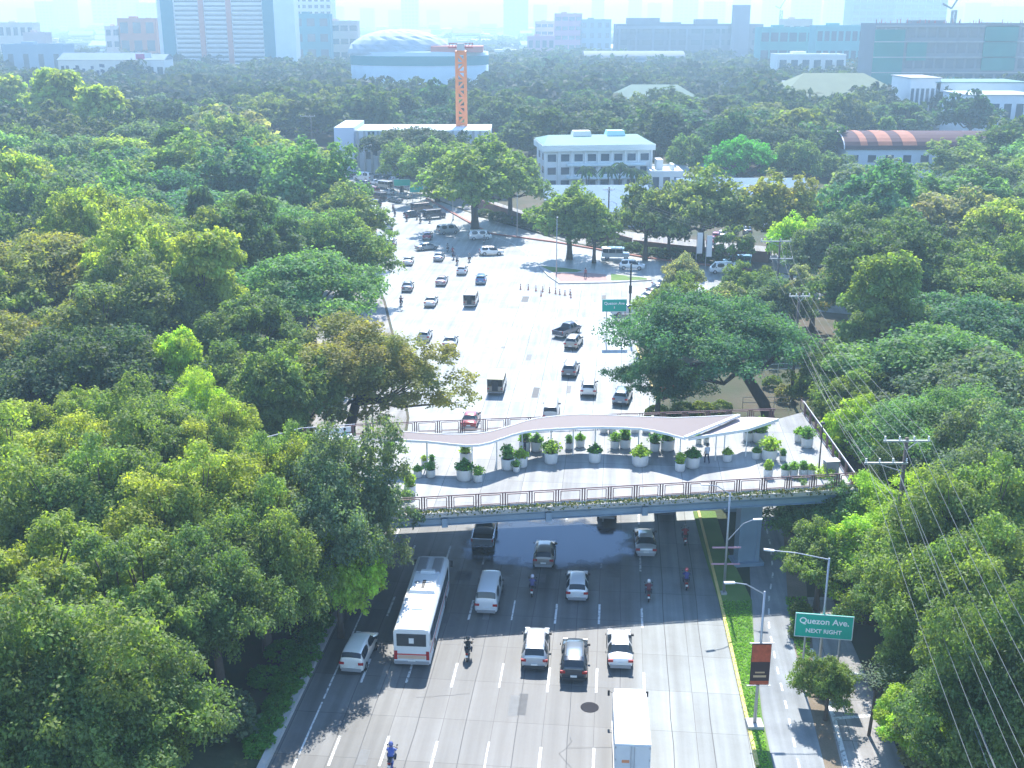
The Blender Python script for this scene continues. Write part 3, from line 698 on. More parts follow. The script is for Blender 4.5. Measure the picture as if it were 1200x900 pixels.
for k in range(6000):
    Y = 60 + 400 * rng.random() ** .8; hw = (Y + 10) * .47 + 4; x = rng.uniform(-hw, hw)
    if Y > 330 and nfill > 175: continue
    r = rng.uniform(9, 12.5) if Y > 200 else rng.uniform(7, 9.5) if Y > 120 else rng.uniform(4.8, 6.8)
    if x > 0 and Y < 120: r *= .7
    if not free(x, Y, r): continue
    c, cn = rng.choice(pal); kd = rng.choice(['broad', 'broad', 'umbrella', 'round'])
    side = 'wood on the bus side' if x < -8 else 'wood on the power line side'
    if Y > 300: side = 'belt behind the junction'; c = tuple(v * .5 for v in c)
    form = {'broad': 'domed', 'umbrella': 'flat topped', 'round': 'rounded'}[kd]
    jit = rng.uniform(.85, 1.15); c = tuple(v * jit for v in c)
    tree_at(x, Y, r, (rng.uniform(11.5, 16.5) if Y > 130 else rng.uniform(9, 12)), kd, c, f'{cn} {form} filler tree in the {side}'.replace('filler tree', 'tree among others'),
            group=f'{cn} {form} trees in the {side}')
    nfill += 1
print('fill trees', nfill, 'all', len(TREES))
# --- the far wood that reads as one mass
def far_wood(name, spots, label):
    rs = np.random.default_rng(9); ps = []; ns = []; ts = []; sz = []
    cols = np.array([MID, DK, GREY, GRN, TEAL, OLV])
    for x, y, r, h in spots:
        n = 620 if y < 750 else 260; p, nn, t, _ = crown_points(rs, 'broad', n)
        p = p * np.array([r, r, h]) / np.array([1, 1, 1.22]) + np.array([x, y, 0])
        ps.append(p); ns.append(nn); ts.append(t * cols[rs.integers(0, 6)] * rs.uniform(.2, .4)); sz.append(np.full(n, r * (.15 if y < 750 else .23)) * rs.uniform(.7, 1.3, n))
    me = leaf_mesh(name, np.concatenate(ps), np.concatenate(ns), np.concatenate(sz), np.concatenate(ts), rs)
    o = link(name, me, col=(1, 1, 1)); tag(o, kind='stuff'); return o
spots = []
FARNO = [px((395, 195), (395, 180), (585, 180), (585, 208)), px((700, 128), (840, 128), (840, 152), (700, 152)), px((900, 120), (1075, 120), (1075, 148), (900, 148)), px((1060, 150), (1200, 150), (1200, 172), (1060, 172)),
         px((400, 130), (400, 98), (580, 98), (580, 130)), px((0, 112), (200, 112), (200, 95), (0, 95)), px((1015, 128), (1200, 128), (1200, 100), (1015, 100))]
for k in range(9000):
    Y = rng.uniform(400, 1050); hw = (Y + 10) * .47 + 10; x = rng.uniform(-hw, hw)
    if Y > 780 and rng.random() < .55: continue
    r = rng.uniform(8.5, 15)
    if any(inside((x, Y), q) for q in FARNO): continue
    if any((x - a) ** 2 + (Y - b) ** 2 < (r * .95) ** 2 for a, b, c, d in spots): continue
    if any((x - a) ** 2 + (Y - b) ** 2 < (r + c) ** 2 * .4 for a, b, c in TREES if b > 380): continue
    spots.append((x, Y, r, rng.uniform(9, 18)))
print('far wood', len(spots)); far_wood('far_woods', spots, '')
far2 = []
for k in range(700):
    Y = rng.uniform(1050, 4200); hw = (Y + 10) * .47 + 10; far2.append((rng.uniform(-hw, hw), Y, rng.uniform(10, 18), rng.uniform(9, 15)))
far_wood('city_trees_foliage', far2, '')
# --- palms by the white green building
def palm_meshes():
    rs = np.random.default_rng(4); t = MB().tube([(0, 0, -.1), (.15, 0, 4), (0, 0, 8)], [.22, .16, .13], 8).mesh('trunk', M['bark'], True)
    v = []; f = []
    for i in range(16):
        a = i * 2.4; up = rs.uniform(-.1, .8); pts = []
        for k in range(7):
            q = k / 6; rr = 2.7 * q; pts.append((rr * math.cos(a), rr * math.sin(a), 8 + up * 2 * q - 2.6 * q * q))
        for k in range(6):
            b = len(v); wd = .42 * (1 - abs(k / 6 - .4)); nx, ny = -math.sin(a) * wd, math.cos(a) * wd
            p0, p1 = pts[k], pts[k + 1]
            v += [(p0[0] - nx, p0[1] - ny, p0[2] - .25), (p0[0], p0[1], p0[2]), (p0[0] + nx, p0[1] + ny, p0[2] - .25), (p1[0] - nx, p1[1] - ny, p1[2] - .25), (p1[0], p1[1], p1[2]), (p1[0] + nx, p1[1] + ny, p1[2] - .25)]
            f += [(b, b + 1, b + 4, b + 3), (b + 1, b + 2, b + 5, b + 4)]
    me = bpy.data.meshes.new('crown'); me.from_pydata(v, [], f); me.materials.append(M['leaf'])
    a = me.color_attributes.new('tint', 'FLOAT_COLOR', 'POINT'); a.data.foreach_set('color', [1.0] * 4 * len(v)); return t, me
PT, PC = palm_meshes()
for i, (x, y, s) in enumerate(((686, 240, 1), (712, 243, 1.05), (726, 240, 1.1), (738, 242, 1.0), (690, 236, .8), (747, 240, .9))):
    p = P(x, y - 6); e = empty('palm_tree', (p.x, p.y, 0), i * 1.3); e.scale = (s, s, s)
    tag(e, 'slim palm tree with drooping fronds before the white green roofed building', 'palm tree', 'palms before the white green roofed building')
    link('trunk', PT, e); link('crown', PC, e, col=(.04, .09, .03))
# --- shrubs
def shrub(x, y, r, h, col, label, group=None):
    tm, cm = proto('round', 2, 0); e = empty('shrub', (x, y, -.35 * h), random.uniform(0, 6)); e.scale = (r / 8, r / 8, h * 1.2 / 13); tag(e, label, 'shrub', group)
    k = ('shrubleaf', 0)
    if k not in PROTO:
        rs = np.random.default_rng(8); p, nn, t, _ = crown_points(rs, 'round', 2600); p = p * np.array([8, 8, 13]) / np.array([1, 1, 1.22])
        PROTO[k] = leaf_mesh('foliage', p, nn, rs.uniform(.35, .8, 2600), t, rs)
    link('foliage', PROTO[k], e, col=col)
for i, (x, y, r, h) in enumerate(((392, 735, 1.0, 1.2), (381, 752, 1.1, 1.3), (372, 772, 1.2, 1.2), (362, 790, 1.2, 1.3), (350, 810, 1.2, 1.1), (340, 832, 1.1, 1.1), (330, 852, 1.1, 1.0), (318, 876, 1.1, 1.0), (400, 715, .9, 1.0), (345, 770, 1.3, 1.4), (325, 800, 1.3, 1.3))):
    p = P(x - 14, y); shrub(p.x, p.y, r, h, (.09, .24, .03), 'low bright green shrub along the shaded grey kerb', 'low shrubs along the grey kerb')
for (x, y, r, h, c, l) in ((265, 860, 2.2, 3.4, GREY, 'grey green shrub with small leaves in the shade under the near trees'), (968, 815, .9, 1.1, GRN, 'low bush at the foot of the small planted tree'),
                        (935, 745, .8, 1.0, GRN, 'low bush left of the road sign posts'), (938, 720, .9, 1.2, GRN, 'bush at the edge of the cycle path behind the road sign'),
                        (1080, 893, 1.6, 2.2, SAGE, 'pale shrub at the bottom beside the stay wire'), (770, 492, 1.5, 2.2, YG, 'light shrub left of the red parasol behind the footbridge'), (800, 490, 1.6, 2.4, GRN, 'shrub right of the red parasol'),
                        (822, 488, 1.5, 2.2, YG, 'yellow green shrub behind the canopy end'), (845, 485, 1.4, 2.0, GRN, 'shrub between the parasol and the leaning trunk'), (920, 470, 1.4, 2.6, SAGE, 'pale shrub behind the footbridge corner'), (938, 462, 1.5, 2.8, YG, 'yellowish shrub at the pale pipe fence'), (905, 455, 1.3, 2.0, GRN, 'shrub under the leaning trunk')):
    p = P(x, y); shrub(p.x, p.y, r, h, c, l)
for i, (x, y) in enumerate(((568, 250), (584, 256), (600, 259), (618, 264), (634, 268), (650, 271), (666, 274), (700, 284), (720, 288), (742, 293), (764, 297), (786, 300), (810, 303), (835, 305), (858, 307))):
    p = P(x, y + 3); shrub(p.x, p.y, 2.0 + (i % 3) * .4, 2.0 + (i % 2) * .6, (.07, .13, .03), 'low dark shrub at the foot of the brown boundary wall', 'low shrubs along the brown boundary wall')
# --- grass blades on the near turf strip and verge
rs = np.random.default_rng(21); gp = []
strip = px((887, 903), (843, 706), (878, 706), (884, 762), (890, 840), (903, 903)); verge = px((306, 890), (286, 890), (345, 740), (390, 700), (394, 700), (371, 748))
edge = px((926, 730), (920, 700), (945, 700), (950, 770), (938, 780))
for poly, z, nn_ in ((strip, .10, 9000), (verge, 0.0, 9000), (edge, .01, 3500)):
    xs = [q[0] for q in poly]; ys = [q[1] for q in poly]; c = 0
    while c < nn_:
        x, y = rs.uniform(min(xs), max(xs)), rs.uniform(min(ys), max(ys)); 
        if inside((x, y), poly): gp.append((x, y, z + .04))
        c += 1
gp = np.array(gp); n = len(gp); nn = rs.normal(size=(n, 3)) * .6 + np.array([0, 0, .5]); nn /= np.linalg.norm(nn, axis=1)[:, None]
tn = rs.uniform(.7, 1.35, (n, 1)) * np.array([[1, 1, 1]])
go = link('grass', leaf_mesh('grass', gp, nn, rs.uniform(.06, .16, n), tn, rs, .35), col=(.20, .38, .06)); tag(go, kind='stuff')
# ------------------------------------------------------------------ vehicles
def body_parts(stations, segs, mats, levels=1):
    """stations: (y, z_bottom, z_shoulder, w_shoulder, z_top, w_top); segs[i]: letters, S side glass, W front glass, B rear glass"""
    v = []; f = []; mi = []
    def ring(st):
        y, zb, zs, ws, zt, wt = st
        half = [(ws * .90, zb), (ws * .985, zb + .12), (ws, (zb + zs) / 2 + .05), (ws * .975, zs), (wt, zt - .07), (wt * .86, zt - .01), (0, zt + .02)]
        return [(-x, y, z) for x, z in half] + [(x, y, z) for x, z in half[:-1][::-1]]
    nr = 13
    for st in stations: v += ring(st)
    for i, sg in enumerate(segs):
        for j in range(nr - 1):
            a = i * nr + j; q = (a, a + 1, a + nr + 1, a + nr); strip = j if j < 6 else 11 - j
            m = 0
            if 'S' in sg and strip == 3: m = 3 if j < 6 else 4
            if 'W' in sg and strip in (4, 5): m = 1
            if 'B' in sg and strip in (4, 5): m = 2
            if 'R' in sg and strip in (4, 5): m = 5
            f.append(q); mi.append(m)
        f.append((i * nr + 12, i * nr, (i + 1) * nr, (i + 1) * nr + 12)); mi.append(0)
    f.append(tuple(range(nr))); mi.append(0); f.append(tuple((len(stations) - 1) * nr + k for k in range(nr))[::-1]); mi.append(0)
    me = bpy.data.meshes.new('b'); me.from_pydata(v, [], f)
    for k in range(6): me.materials.append(bpy.data.materials.get('pm%d' % k) or bpy.data.materials.new('pm%d' % k))
    me.polygons.foreach_set('material_index', mi)
    bm = bmesh.new(); bm.from_mesh(me); bmesh.ops.recalc_face_normals(bm, faces=bm.faces)
    cl = bm.edges.layers.float.new('crease_edge')
    for e in bm.edges:
        if len(e.link_faces) == 2:
            a, b = e.link_faces
            if a.material_index != b.material_index: e[cl] = .75
            elif e.calc_face_angle(0) > 1.0: e[cl] = .45
    bm.to_mesh(me); bm.free()
    o = bpy.data.objects.new('b', me); COL.objects.link(o); md = o.modifiers.new('s', 'SUBSURF'); md.levels = levels; md.render_levels = levels
    ev = bpy.data.meshes.new_from_object(o.evaluated_get(bpy.context.evaluated_depsgraph_get()))
    bpy.data.objects.remove(o)
    parts = {}
    for k in range(6):
        bm = bmesh.new(); bm.from_mesh(ev)
        bmesh.ops.delete(bm, geom=[q for q in bm.faces if q.material_index != k], context='FACES')
        if bm.faces:
            for q in bm.faces: q.material_index = 0; q.smooth = True
            m2 = bpy.data.meshes.new('p'); bm.to_mesh(m2); m2.materials.clear(); m2.materials.append(mats[k]); parts[k] = m2
        bm.free()
    return parts
def wheel(parent, x, y, r, w=.22, side=1):
    prof = [(r * .62, -w / 2), (r * .95, -w / 2), (r, -w / 2 + .03), (r, w / 2 - .03), (r * .95, w / 2), (r * .62, w / 2)]
    t = MB().lathe(prof, 20, (0, 0, 0), axis='x').build('wheel', M['tyre'], parent, True, loc=(x, y, r))
    rm = MB().lathe([(0, side * w * .42), (r * .3, side * w * .46), (r * .62, side * w * .40), (r * .64, side * w * .2)], 16, (0, 0, 0), axis='x').build('rim', M['rim'], t, False)
    return t
def lamps(e, W, zr, yr, zf, yf, tall=.16, wide=.3, zfh=.14):
    for s in (-1, 1):
        MB().box(s * (W / 2 - .02) - (wide if s > 0 else 0), s * (W / 2 - .02) + (wide if s < 0 else 0), yr - .03, yr + .10, zr, zr + tall).build('taillight', M['red'], e)
        MB().box(s * (W / 2 - .06) - (.34 if s > 0 else 0), s * (W / 2 - .06) + (.34 if s < 0 else 0), yf - .14, yf + .02, zf, zf + zfh).build('headlight', M['lens'], e)
SPEC = {}
def car(kind):
    """built round the origin, nose toward +Y, rear bumper at y = 0"""
    e = empty({'hatch': 'hatchback', 'van': 'passenger_van', 'suv': 'suv', 'pickup': 'pickup_truck'}.get(kind, kind))
    if kind == 'sedan':
        W, r, ax = 1.76, .32, (.95, 3.6)
        st = [(0.0, .38, .78, .74, .90, .62), (.10, .24, .86, .83, .98, .70), (.75, .2, .92, .88, 1.04, .66), (1.30, .2, .93, .88, 1.37, .58), (1.75, .2, .93, .88, 1.45, .58), (1.86, .2, .93, .88, 1.455, .58), (2.55, .2, .92, .88, 1.44, .58), (3.32, .2, .90, .88, 1.02, .66), (4.15, .22, .78, .86, .84, .66), (4.45, .3, .66, .72, .70, .56)]
        sg = ['', '', 'BS', 'S', '', 'S', 'WS', '', '']
        L = (4.45, .74, .78, .02, .62, 4.38)
    elif kind == 'suv':
        W, r, ax = 1.86, .37, (.85, 3.6)
        st = [(0.0, .45, .98, .80, 1.1, .66), (.10, .30, 1.04, .90, 1.25, .68), (.42, .28, 1.08, .92, 1.62, .64), (.80, .28, 1.08, .93, 1.70, .64), (1.6, .28, 1.06, .93, 1.73, .64), (1.7, .28, 1.06, .93, 1.73, .64), (2.7, .28, 1.04, .93, 1.68, .63), (3.40, .28, 1.02, .92, 1.12, .72), (4.30, .30, .92, .90, .98, .70), (4.6, .4, .76, .78, .82, .6)]
        sg = ['', 'B', 'S', 'SR', 'R', 'SR', 'WS', '', '']
        L = (4.6, .84, .96, .03, .74, 4.52)
    elif kind == 'hatch':
        W, r, ax = 1.72, .32, (.65, 3.1)
        st = [(0.0, .42, .90, .74, 1.0, .62), (.08, .26, .96, .83, 1.12, .64), (.34, .24, .98, .86, 1.46, .59), (.75, .24, .98, .87, 1.53, .59), (1.45, .24, .97, .87, 1.55, .59), (1.55, .24, .97, .87, 1.55, .59), (2.3, .24, .95, .87, 1.50, .58), (2.95, .24, .93, .86, 1.05, .66), (3.7, .26, .82, .84, .88, .64), (3.95, .34, .7, .72, .74, .56)]
        sg = ['', 'B', 'S', 'S', '', 'S', 'WS', '', '']
        L = (3.95, .78, .88, .02, .66, 3.88)
    elif kind == 'van':
        W, r, ax = 1.74, .34, (1.0, 3.75)
        st = [(0.0, .40, 1.08, .80, 1.2, .72), (.06, .28, 1.12, .85, 1.45, .74), (.20, .26, 1.14, .87, 1.92, .72), (.5, .26, 1.14, .87, 1.98, .72), (1.9, .26, 1.14, .87, 2.0, .72), (2.05, .26, 1.14, .87, 2.0, .72), (3.5, .26, 1.12, .87, 1.98, .72), (3.65, .26, 1.12, .87, 1.96, .72), (4.35, .28, 1.02, .86, 1.22, .76), (4.7, .36, .82, .78, .9, .66)]
        sg = ['', 'B', '', 'S', '', 'S', '', 'WS', '']
        L = (4.7, .84, .86, .01, .72, 4.62)
    elif kind == 'minivan':
        W, r, ax = 1.72, .31, (.75, 3.4)
        st = [(0.0, .40, .98, .78, 1.08, .68), (.06, .26, 1.0, .84, 1.3, .70), (.26, .24, 1.02, .86, 1.60, .66), (.55, .24, 1.02, .86, 1.68, .66), (1.7, .24, 1.02, .86, 1.72, .66), (1.8, .24, 1.02, .86, 1.72, .66), (2.7, .24, 1.0, .86, 1.66, .65), (3.35, .24, .98, .86, 1.12, .72), (4.1, .26, .88, .84, .94, .70), (4.4, .36, .74, .74, .8, .62)]
        sg = ['', 'B', 'S', 'S', '', 'S', 'WS', '', '']
        L = (4.4, .8, .9, .01, .70, 4.32)
    elif kind == 'pickup':
        W, r, ax = 1.86, .39, (1.0, 4.1)
        st = [(2.02, .36, 1.08, .92, 1.16, .80), (2.05, .36, 1.08, .92, 1.30, .68), (2.30, .36, 1.08, .92, 1.74, .62), (2.95, .36, 1.08, .92, 1.80, .62), (3.05, .36, 1.08, .92, 1.80, .62), (3.6, .36, 1.06, .92, 1.74, .62), (4.25, .36, 1.06, .92, 1.18, .74), (5.0, .40, .98, .90, 1.02, .72), (5.28, .5, .82, .8, .88, .62)]
        sg = ['', 'B', 'S', '', 'S', 'WS', '', '']
        L = (5.28, .88, .98, .02, .8, 5.2)
    mats = [M['paint'], M['glass'], M['glass'], M['glass'], M['glass'], M['paint']]
    pp = body_parts(st, sg, mats)
    nm = {0: 'body', 1: 'windscreen', 2: 'rear_window', 3: 'side_window', 4: 'side_window', 5: 'roof_panel'}
    for k, me in pp.items():
        o = link(nm[k], me, e, col=(.8, .8, .8))
        if k in (0, 5): o['paint'] = 1
    if kind == 'pickup':
        b = MB(); b.box(-.93, -.86, .06, 2.05, .45, 1.12).box(.86, .93, .06, 2.05, .45, 1.12).box(-.86, .86, 1.98, 2.05, .45, 1.12).box(-.86, .86, .06, 2.0, .5, .62)
        o = b.build('cargo_bed', M['paint'], e, col=(.8, .8, .8)); o['paint'] = 1
        o = MB().box(-.86, .86, 0, .07, .62, 1.12).build('tailgate', M['paint'], e, col=(.8, .8, .8)); o['paint'] = 1
        MB().box(-.9, .9, -.10, .06, .42, .56).build('bumper', M['chrome'], e)
        MB().box(-.85, .85, .08, 1.97, .622, .66).build('bed_liner', M['black'], e)
    else:
        MB().box(-W * .40, W * .40, -.05, .12, .28, .50).build('bumper', M['black'] if kind in ('suv',) else M['steel'], e)
        if kind == 'suv':
            for s in (-1, 1): MB().bar((s * .60, .75, 1.755), (s * .60, 2.6, 1.73), .04).build('roof_rail', M['black'], e)
    MB().box(-.22, .22, -.065, -.02, .56 if kind != 'pickup' else .44, .70 if kind != 'pickup' else .56).build('number_plate', M['plate'], e)
    lamps(e, W, L[1], -.01 if kind != 'pickup' else .0, L[4], L[5] - .02, .17 if kind != 'pickup' else .26, .34 if kind != 'pickup' else .1)
    for s in (-1, 1):
        for y in ax: wheel(e, s * (W / 2 - .10), y, r, .24, s)
        ym = st[-3][0] - .12; zm = st[-3][2]
        o = MB().box(s * (W / 2 + .02) - .09, s * (W / 2 + .02) + .12 * s + (.09 if s < 0 else 0) * 1, ym, ym + .12, zm, zm + .15).build('mirror', M['black'], e)
    index_kids(e); SPEC[kind] = e; return e
def jeepney():
    e = empty('jeepney')
    b = MB().box(-.95, .95, .05, 3.9, .5, 1.15).box(-.95, -.90, .05, 3.9, 1.15, 1.22).box(.90, .95, .05, 3.9, 1.15, 1.22)
    b.box(-.72, .72, 3.9, 5.1, .5, 1.2, taper=.05).box(-.9, .9, 3.85, 3.95, 1.15, 1.4)
    for s in (-1, 1):
        b.box(s * .85 - .13, s * .85 + .13, 4.1, 5.0, .55, .8, taper=.04)
        for y in (.1, 1.3, 2.6, 3.85): b.box(s * .92 - .03, s * .92 + .03, y - .04, y + .04, 1.15, 2.0)
    o = b.build('body', M['paint'], e, col=(.5, .5, .5)); o['paint'] = 1
    rf = MB().box(-1.0, 1.0, -.05, 4.15, 2.0, 2.1, taper=.05).box(-.9, .9, .1, 3.9, 2.1, 2.18, taper=.15); o = rf.build('roof', M['paint'], e, col=(.7, .7, .7)); o['paint'] = 1; o['rf'] = 1
    MB().box(-.88, .88, 3.9, 3.93, 1.42, 1.98).build('windscreen', M['glass'], e)
    MB().box(-.35, .35, .0, .04, .6, 1.9).build('rear_door', M['black'], e)
    MB().box(-.95, .95, -.12, .04, .38, .5).build('bumper', M['chrome'], e)
    for s in (-1, 1):
        MB().box(s * .9 - .04, s * .9 + .0, .2, 3.8, 1.3, 1.9).build('side_window', M['glass'], e)
        MB().box(s * .8 - .1, s * .8 + .1, .0, .05, .8, .95).build('taillight', M['red'], e)
        MB().lathe([(0, 0), (.12, 0), (.1, -.05)], 12, (0, 0, 0)).build('headlight', M['lens'], e, loc=(s * .5, 5.12, .95))
        for y in (1.0, 4.5): wheel(e, s * .82, y, .38, .24, s)
    index_kids(e); SPEC['jeepney'] = e
def bus():
    e = empty('city_bus'); W = 1.25; L = 11.2
    b = MB(); H_ = 3.05
    prof = [(-W, .38), (-W, 2.75), (-W + .12, 2.98), (-W + .4, H_), (W - .4, H_), (W - .12, 2.98), (W, 2.75), (W, .38)]
    ys = [0.0, .10, L - .25, L]; sc = [.985, 1, 1, .96]
    vs = [(x * s, y, z if z < 2 else z - (1 - s) * 2.4) for y, s in zip(ys, sc) for x, z in prof]; fs = []
    for i in range(3):
        for j in range(8):
            j2 = (j + 1) % 8; fs.append((i * 8 + j, i * 8 + j2, (i + 1) * 8 + j2, (i + 1) * 8 + j))
    fs += [tuple(range(8)), tuple(24 + k for k in range(8))[::-1]]
    b.add(vs, fs); b.box(-W - .01, W + .01, .1, L - .3, .34, .46)
    b.build('body', M['white'], e)
    MB().box(-1.02, 1.02, -.03, .02, 1.72, 2.66).build('rear_window', M['glass'], e)
    MB().box(-.17, .17, -.045, -.031, 1.95, 2.35).build('window_sticker', M['white'], e)
    MB().box(-1.1, 1.1, L - .03, L + .03, 1.3, 2.7).build('windscreen', M['glass'], e)
    MB().box(-1.0, 1.0, -.025, -.001, 1.02, 1.12).build('red_stripe', plain('bus_stripe', (.6, .08, .06), .4), e)
    MB().box(-.95, .95, -.02, .0, .74, .98).build('rear_grille', plain('pale_orange_panel', (.62, .42, .30), .5), e)
    MB().box(-1.2, 1.2, -.08, .12, .34, .56).build('bumper', M['steel'], e)
    MB().box(-.26, .26, -.1, -.07, .58, .70).build('number_plate', M['plate'], e)
    for s in (-1, 1):
        MB().box(s * 1.11 - .11, s * 1.11 + .11, -.04, .05, .68, 1.34).build('taillight', M['red'], e)
        for k in range(7):
            y0 = .5 + k * 1.42; MB().box(s * W - .012, s * W + .012, y0, y0 + 1.30, 1.5, 2.55).build('side_window', M['glass'], e)
        MB().box(s * W - .014, s * W + .014, .25, L - .6, 1.08, 1.2).build('side_stripe', bpy.data.materials['bus_stripe'], e)
        for y in (2.4, 8.6): wheel(e, s * 1.14, y, .48, .28, s)
        MB().bar((s * 1.1, L, 2.6), (s * 1.42, L + .15, 2.55), .05).box(s * 1.42 - .1, s * 1.42 + .1, L + .1, L + .2, 2.05, 2.55).build('mirror', M['black'], e)
    ac = MB().box(-.98, .98, 5.0, 7.6, H_, H_ + .20, taper=.12).build('air_conditioner', M['white'], e)
    for s in (-1, 1):
        for k in range(2): MB().lathe([(.0, .0), (.22, .0), (.24, -.03)], 16, (s * .5, 5.55 + k * .8, H_ + .212)).build('fan_cover', M['steel'], ac)
    MB().box(-.12, .12, 5.5, 6.7, H_ + .20, H_ + .225).build('slot', M['black'], ac)
    MB().box(-.42, .42, 2.6, 3.5, H_, H_ + .07, taper=.06).build('roof_hatch', M['white'], e)
    pod = MB().box(-.95, -.2, 8.2, 10.6, H_, H_ + .12, taper=.05).box(.2, .95, 8.2, 10.6, H_, H_ + .12, taper=.05).build('front_roof_unit', M['steel'], e)
    MB().box(-.6, .6, 8.0, 8.5, H_ + .002, H_ + .22, taper=.1).build('roof_vent', M['lens'], e)
    for k in range(5): MB().box(-1.0, 1.0, .4 + k * .95, .43 + k * .95, H_, H_ + .015).build('roof_seam', M['steel'], e)
    return e
def box_truck():
    e = empty('box_truck'); 
    c = MB().box(-1.03, 1.03, 0, 5.2, .85, 3.1).build('cargo_box', M['white'], e)
    for s in (-1, 1):
        d = MB().box(s * .515 - .49, s * .515 + .49, -.045, 0, .95, 3.0).build('rear_door', plain('truck_door_grey', (.55, .57, .58), .5) if s < 0 else bpy.data.materials['truck_door_grey'], e)
        MB().box(s * .10 - .02, s * .10 + .02, -.07, -.046, 1.0, 2.95).build('lock_rod', M['steel'], d)
        for z in (1.2, 2.0, 2.8): MB().box(s * .98 - .04, s * .98 + .04, -.06, -.046, z, z + .12).build('hinge', M['steel'], d)
        MB().box(s * .8 - .12, s * .8 + .12, -.02, .06, .62, .76).build('taillight', M['red'], e)
        for y in (1.2, 5.6): wheel(e, s * .85, y, .40, .26, s)
        MB().bar((s * .95, 7.0, 1.9), (s * 1.2, 7.15, 1.9), .03).box(s * 1.22 - .07, s * 1.22 + .07, 7.1, 7.17, 1.6, 2.0).build('mirror', M['black'], e)
    MB().box(-.62, -.18, -.052, -.046, 1.85, 2.05).build('orange_mark', plain('faded_orange', (.6, .25, .12), .6), e)
    for k in range(7): MB().box(-1.02, 1.02, .4 + k * .72, .44 + k * .72, 3.1, 3.115).build('roof_rib', M['steel'], c)
    MB().box(-1.045, -1.03, 0, 5.2, .95, 1.05).box(1.03, 1.045, 0, 5.2, .95, 1.05).build('side_rail', M['steel'], c)
    MB().box(-.95, .95, .0, 6.9, .55, .8).build('chassis', M['black'], e)
    MB().box(-.95, .95, 5.35, 7.1, .5, 2.2, taper=.06).build('cab', M['white'], e)
    MB().box(-.85, .85, 7.06, 7.11, 1.3, 2.05).build('windscreen', M['glass'], e)
    MB().box(-1.0, 1.0, -.1, .02, .42, .56).build('bumper', M['steel'], e)
    return e
for k in ('sedan', 'suv', 'hatch', 'van', 'minivan', 'pickup'): car(k)
jeepney()
USED = set()
def put(kind, px_, py_, col, label, yaw=5.3, cat=None, roof=None, scale=1.0, group=None):
    """py_: row of the foot of the bumper that faces the camera"""
    p = P(px_, py_); src = SPEC[kind]
    if kind not in USED: USED.add(kind); e = src; 
    else: e = copy_tree(src)
    if kind in USED and e is src:
        for ch in KIDS[src.name]:
            if 'paint' in ch.keys(): ch.color = (*col, 1)
    elif True: 
        for ch in e.children:
            if 'paint' in ch.keys(): ch.color = (*col, 1)
    for ch in (KIDS[src.name] if e is src else e.children):
        if roof and (ch.name.startswith('roof')): ch.color = (*roof, 1)
    e.location = (p.x, p.y, .006); e.rotation_euler = (0, 0, -R(yaw)); e.scale = (scale,) * 3
    tag(e, label, cat or {'sedan': 'car', 'hatch': 'car', 'suv': 'suv'}.get(kind, kind), group or 'vehicles on the avenue'); return e
WH = (.80, .80, .79); SIL = (.48, .49, .50); GY = (.16, .17, .18); BK = (.02, .022, .026); BE = (.42, .38, .31); BL = (.10, .22, .42); MR = (.22, .04, .05)
# near lanes
b = bus(); p = P(483, 783); b.location = (p.x, p.y, .006); b.rotation_euler = (0, 0, -R(4)); tag(b, 'long white city bus with red rear stripe half in the footbridge shade', 'bus')
t = box_truck(); t.location = (6.95, 55.6, .006); t.rotation_euler = (0, 0, -R(3.5)); tag(t, 'white box truck cut by the bottom edge, nearest vehicle to the camera', 'truck')
put('minivan', 412, 791, (.78, .77, .72), 'white minivan in the kerb lane, left of the bus', 8)
put('suv', 626, 788, SIL, 'silver suv with sunlight painted into its white roof beside the black suv', 4, roof=(.75, .77, .8))  # roof coloured paler than the body to look sunlit
put('suv', 672, 802, (.03, .035, .045), 'black suv with red tail lamps right behind a dark manhole cover', 4.5, roof=(.12, .15, .18))
put('sedan', 727, 787, WH, 'white sedan just ahead of the box truck', 3.5)
put('van', 569.5, 722, (.78, .80, .80), 'white passenger van in the footbridge shade right of the bus', 5.5)
put('pickup', 565, 646, (.16, .17, .18), 'dark grey pickup with an open bed under the footbridge edge', 4)
put('hatch', 636.5, 668, (.30, .27, .24), 'brown grey hatchback in shade on the wet road', 5)
put('hatch', 676, 707, WH, 'white hatchback at the lower edge of the footbridge shade', 4)
put('sedan', 757, 655, (.55, .57, .58), 'silver white sedan in the footbridge shade beside the wet patch', 4)
put('hatch', 711, 611, (.10, .02, .02), 'dark maroon hatchback emerging from under the footbridge', 4.5)
put('jeepney', 779, 607, (.07, .08, .08), 'dark jeepney under the footbridge next to its pillar', 5)
# beyond the bridge
put('sedan', 549, 505, (.45, .07, .06), 'red car with pinkish roof just behind the far bridge rail', 5, roof=(.7, .4, .4))
put('van', 644.5, 497, (.5, .5, .52), 'grey van half hidden by the brown canopy', 5)
put('suv', 726, 477, (.22, .28, .36), 'blue grey suv under the overhanging rain tree', 14)
put('suv', 689, 467, WH, 'white suv beside the blue grey one', 6)
put('suv', 666, 444, GY, 'dark suv with pale roof behind the white suv', 10, roof=(.6, .6, .6))
put('suv', 668, 411, BE, 'beige suv changing lanes behind the dark pickup', 16, roof=(.6, .6, .58))
put('pickup', 653, 397, (.05, .06, .09), 'dark blue pickup turning on the open junction', 35)
put('jeepney', 580, 464, (.22, .20, .16), 'jeepney with a pale yellow roof in mid junction', 5, roof=(.75, .62, .34))
put('sedan', 525.5, 410, SIL, 'silver sedan beside the tree crown left of the yellow roofed jeepney', 4, group='silver cars beyond the footbridge')
put('hatch', 496, 402, (.5, .5, .45), 'pale hatchback half hidden by the rust tinged tree', 3)
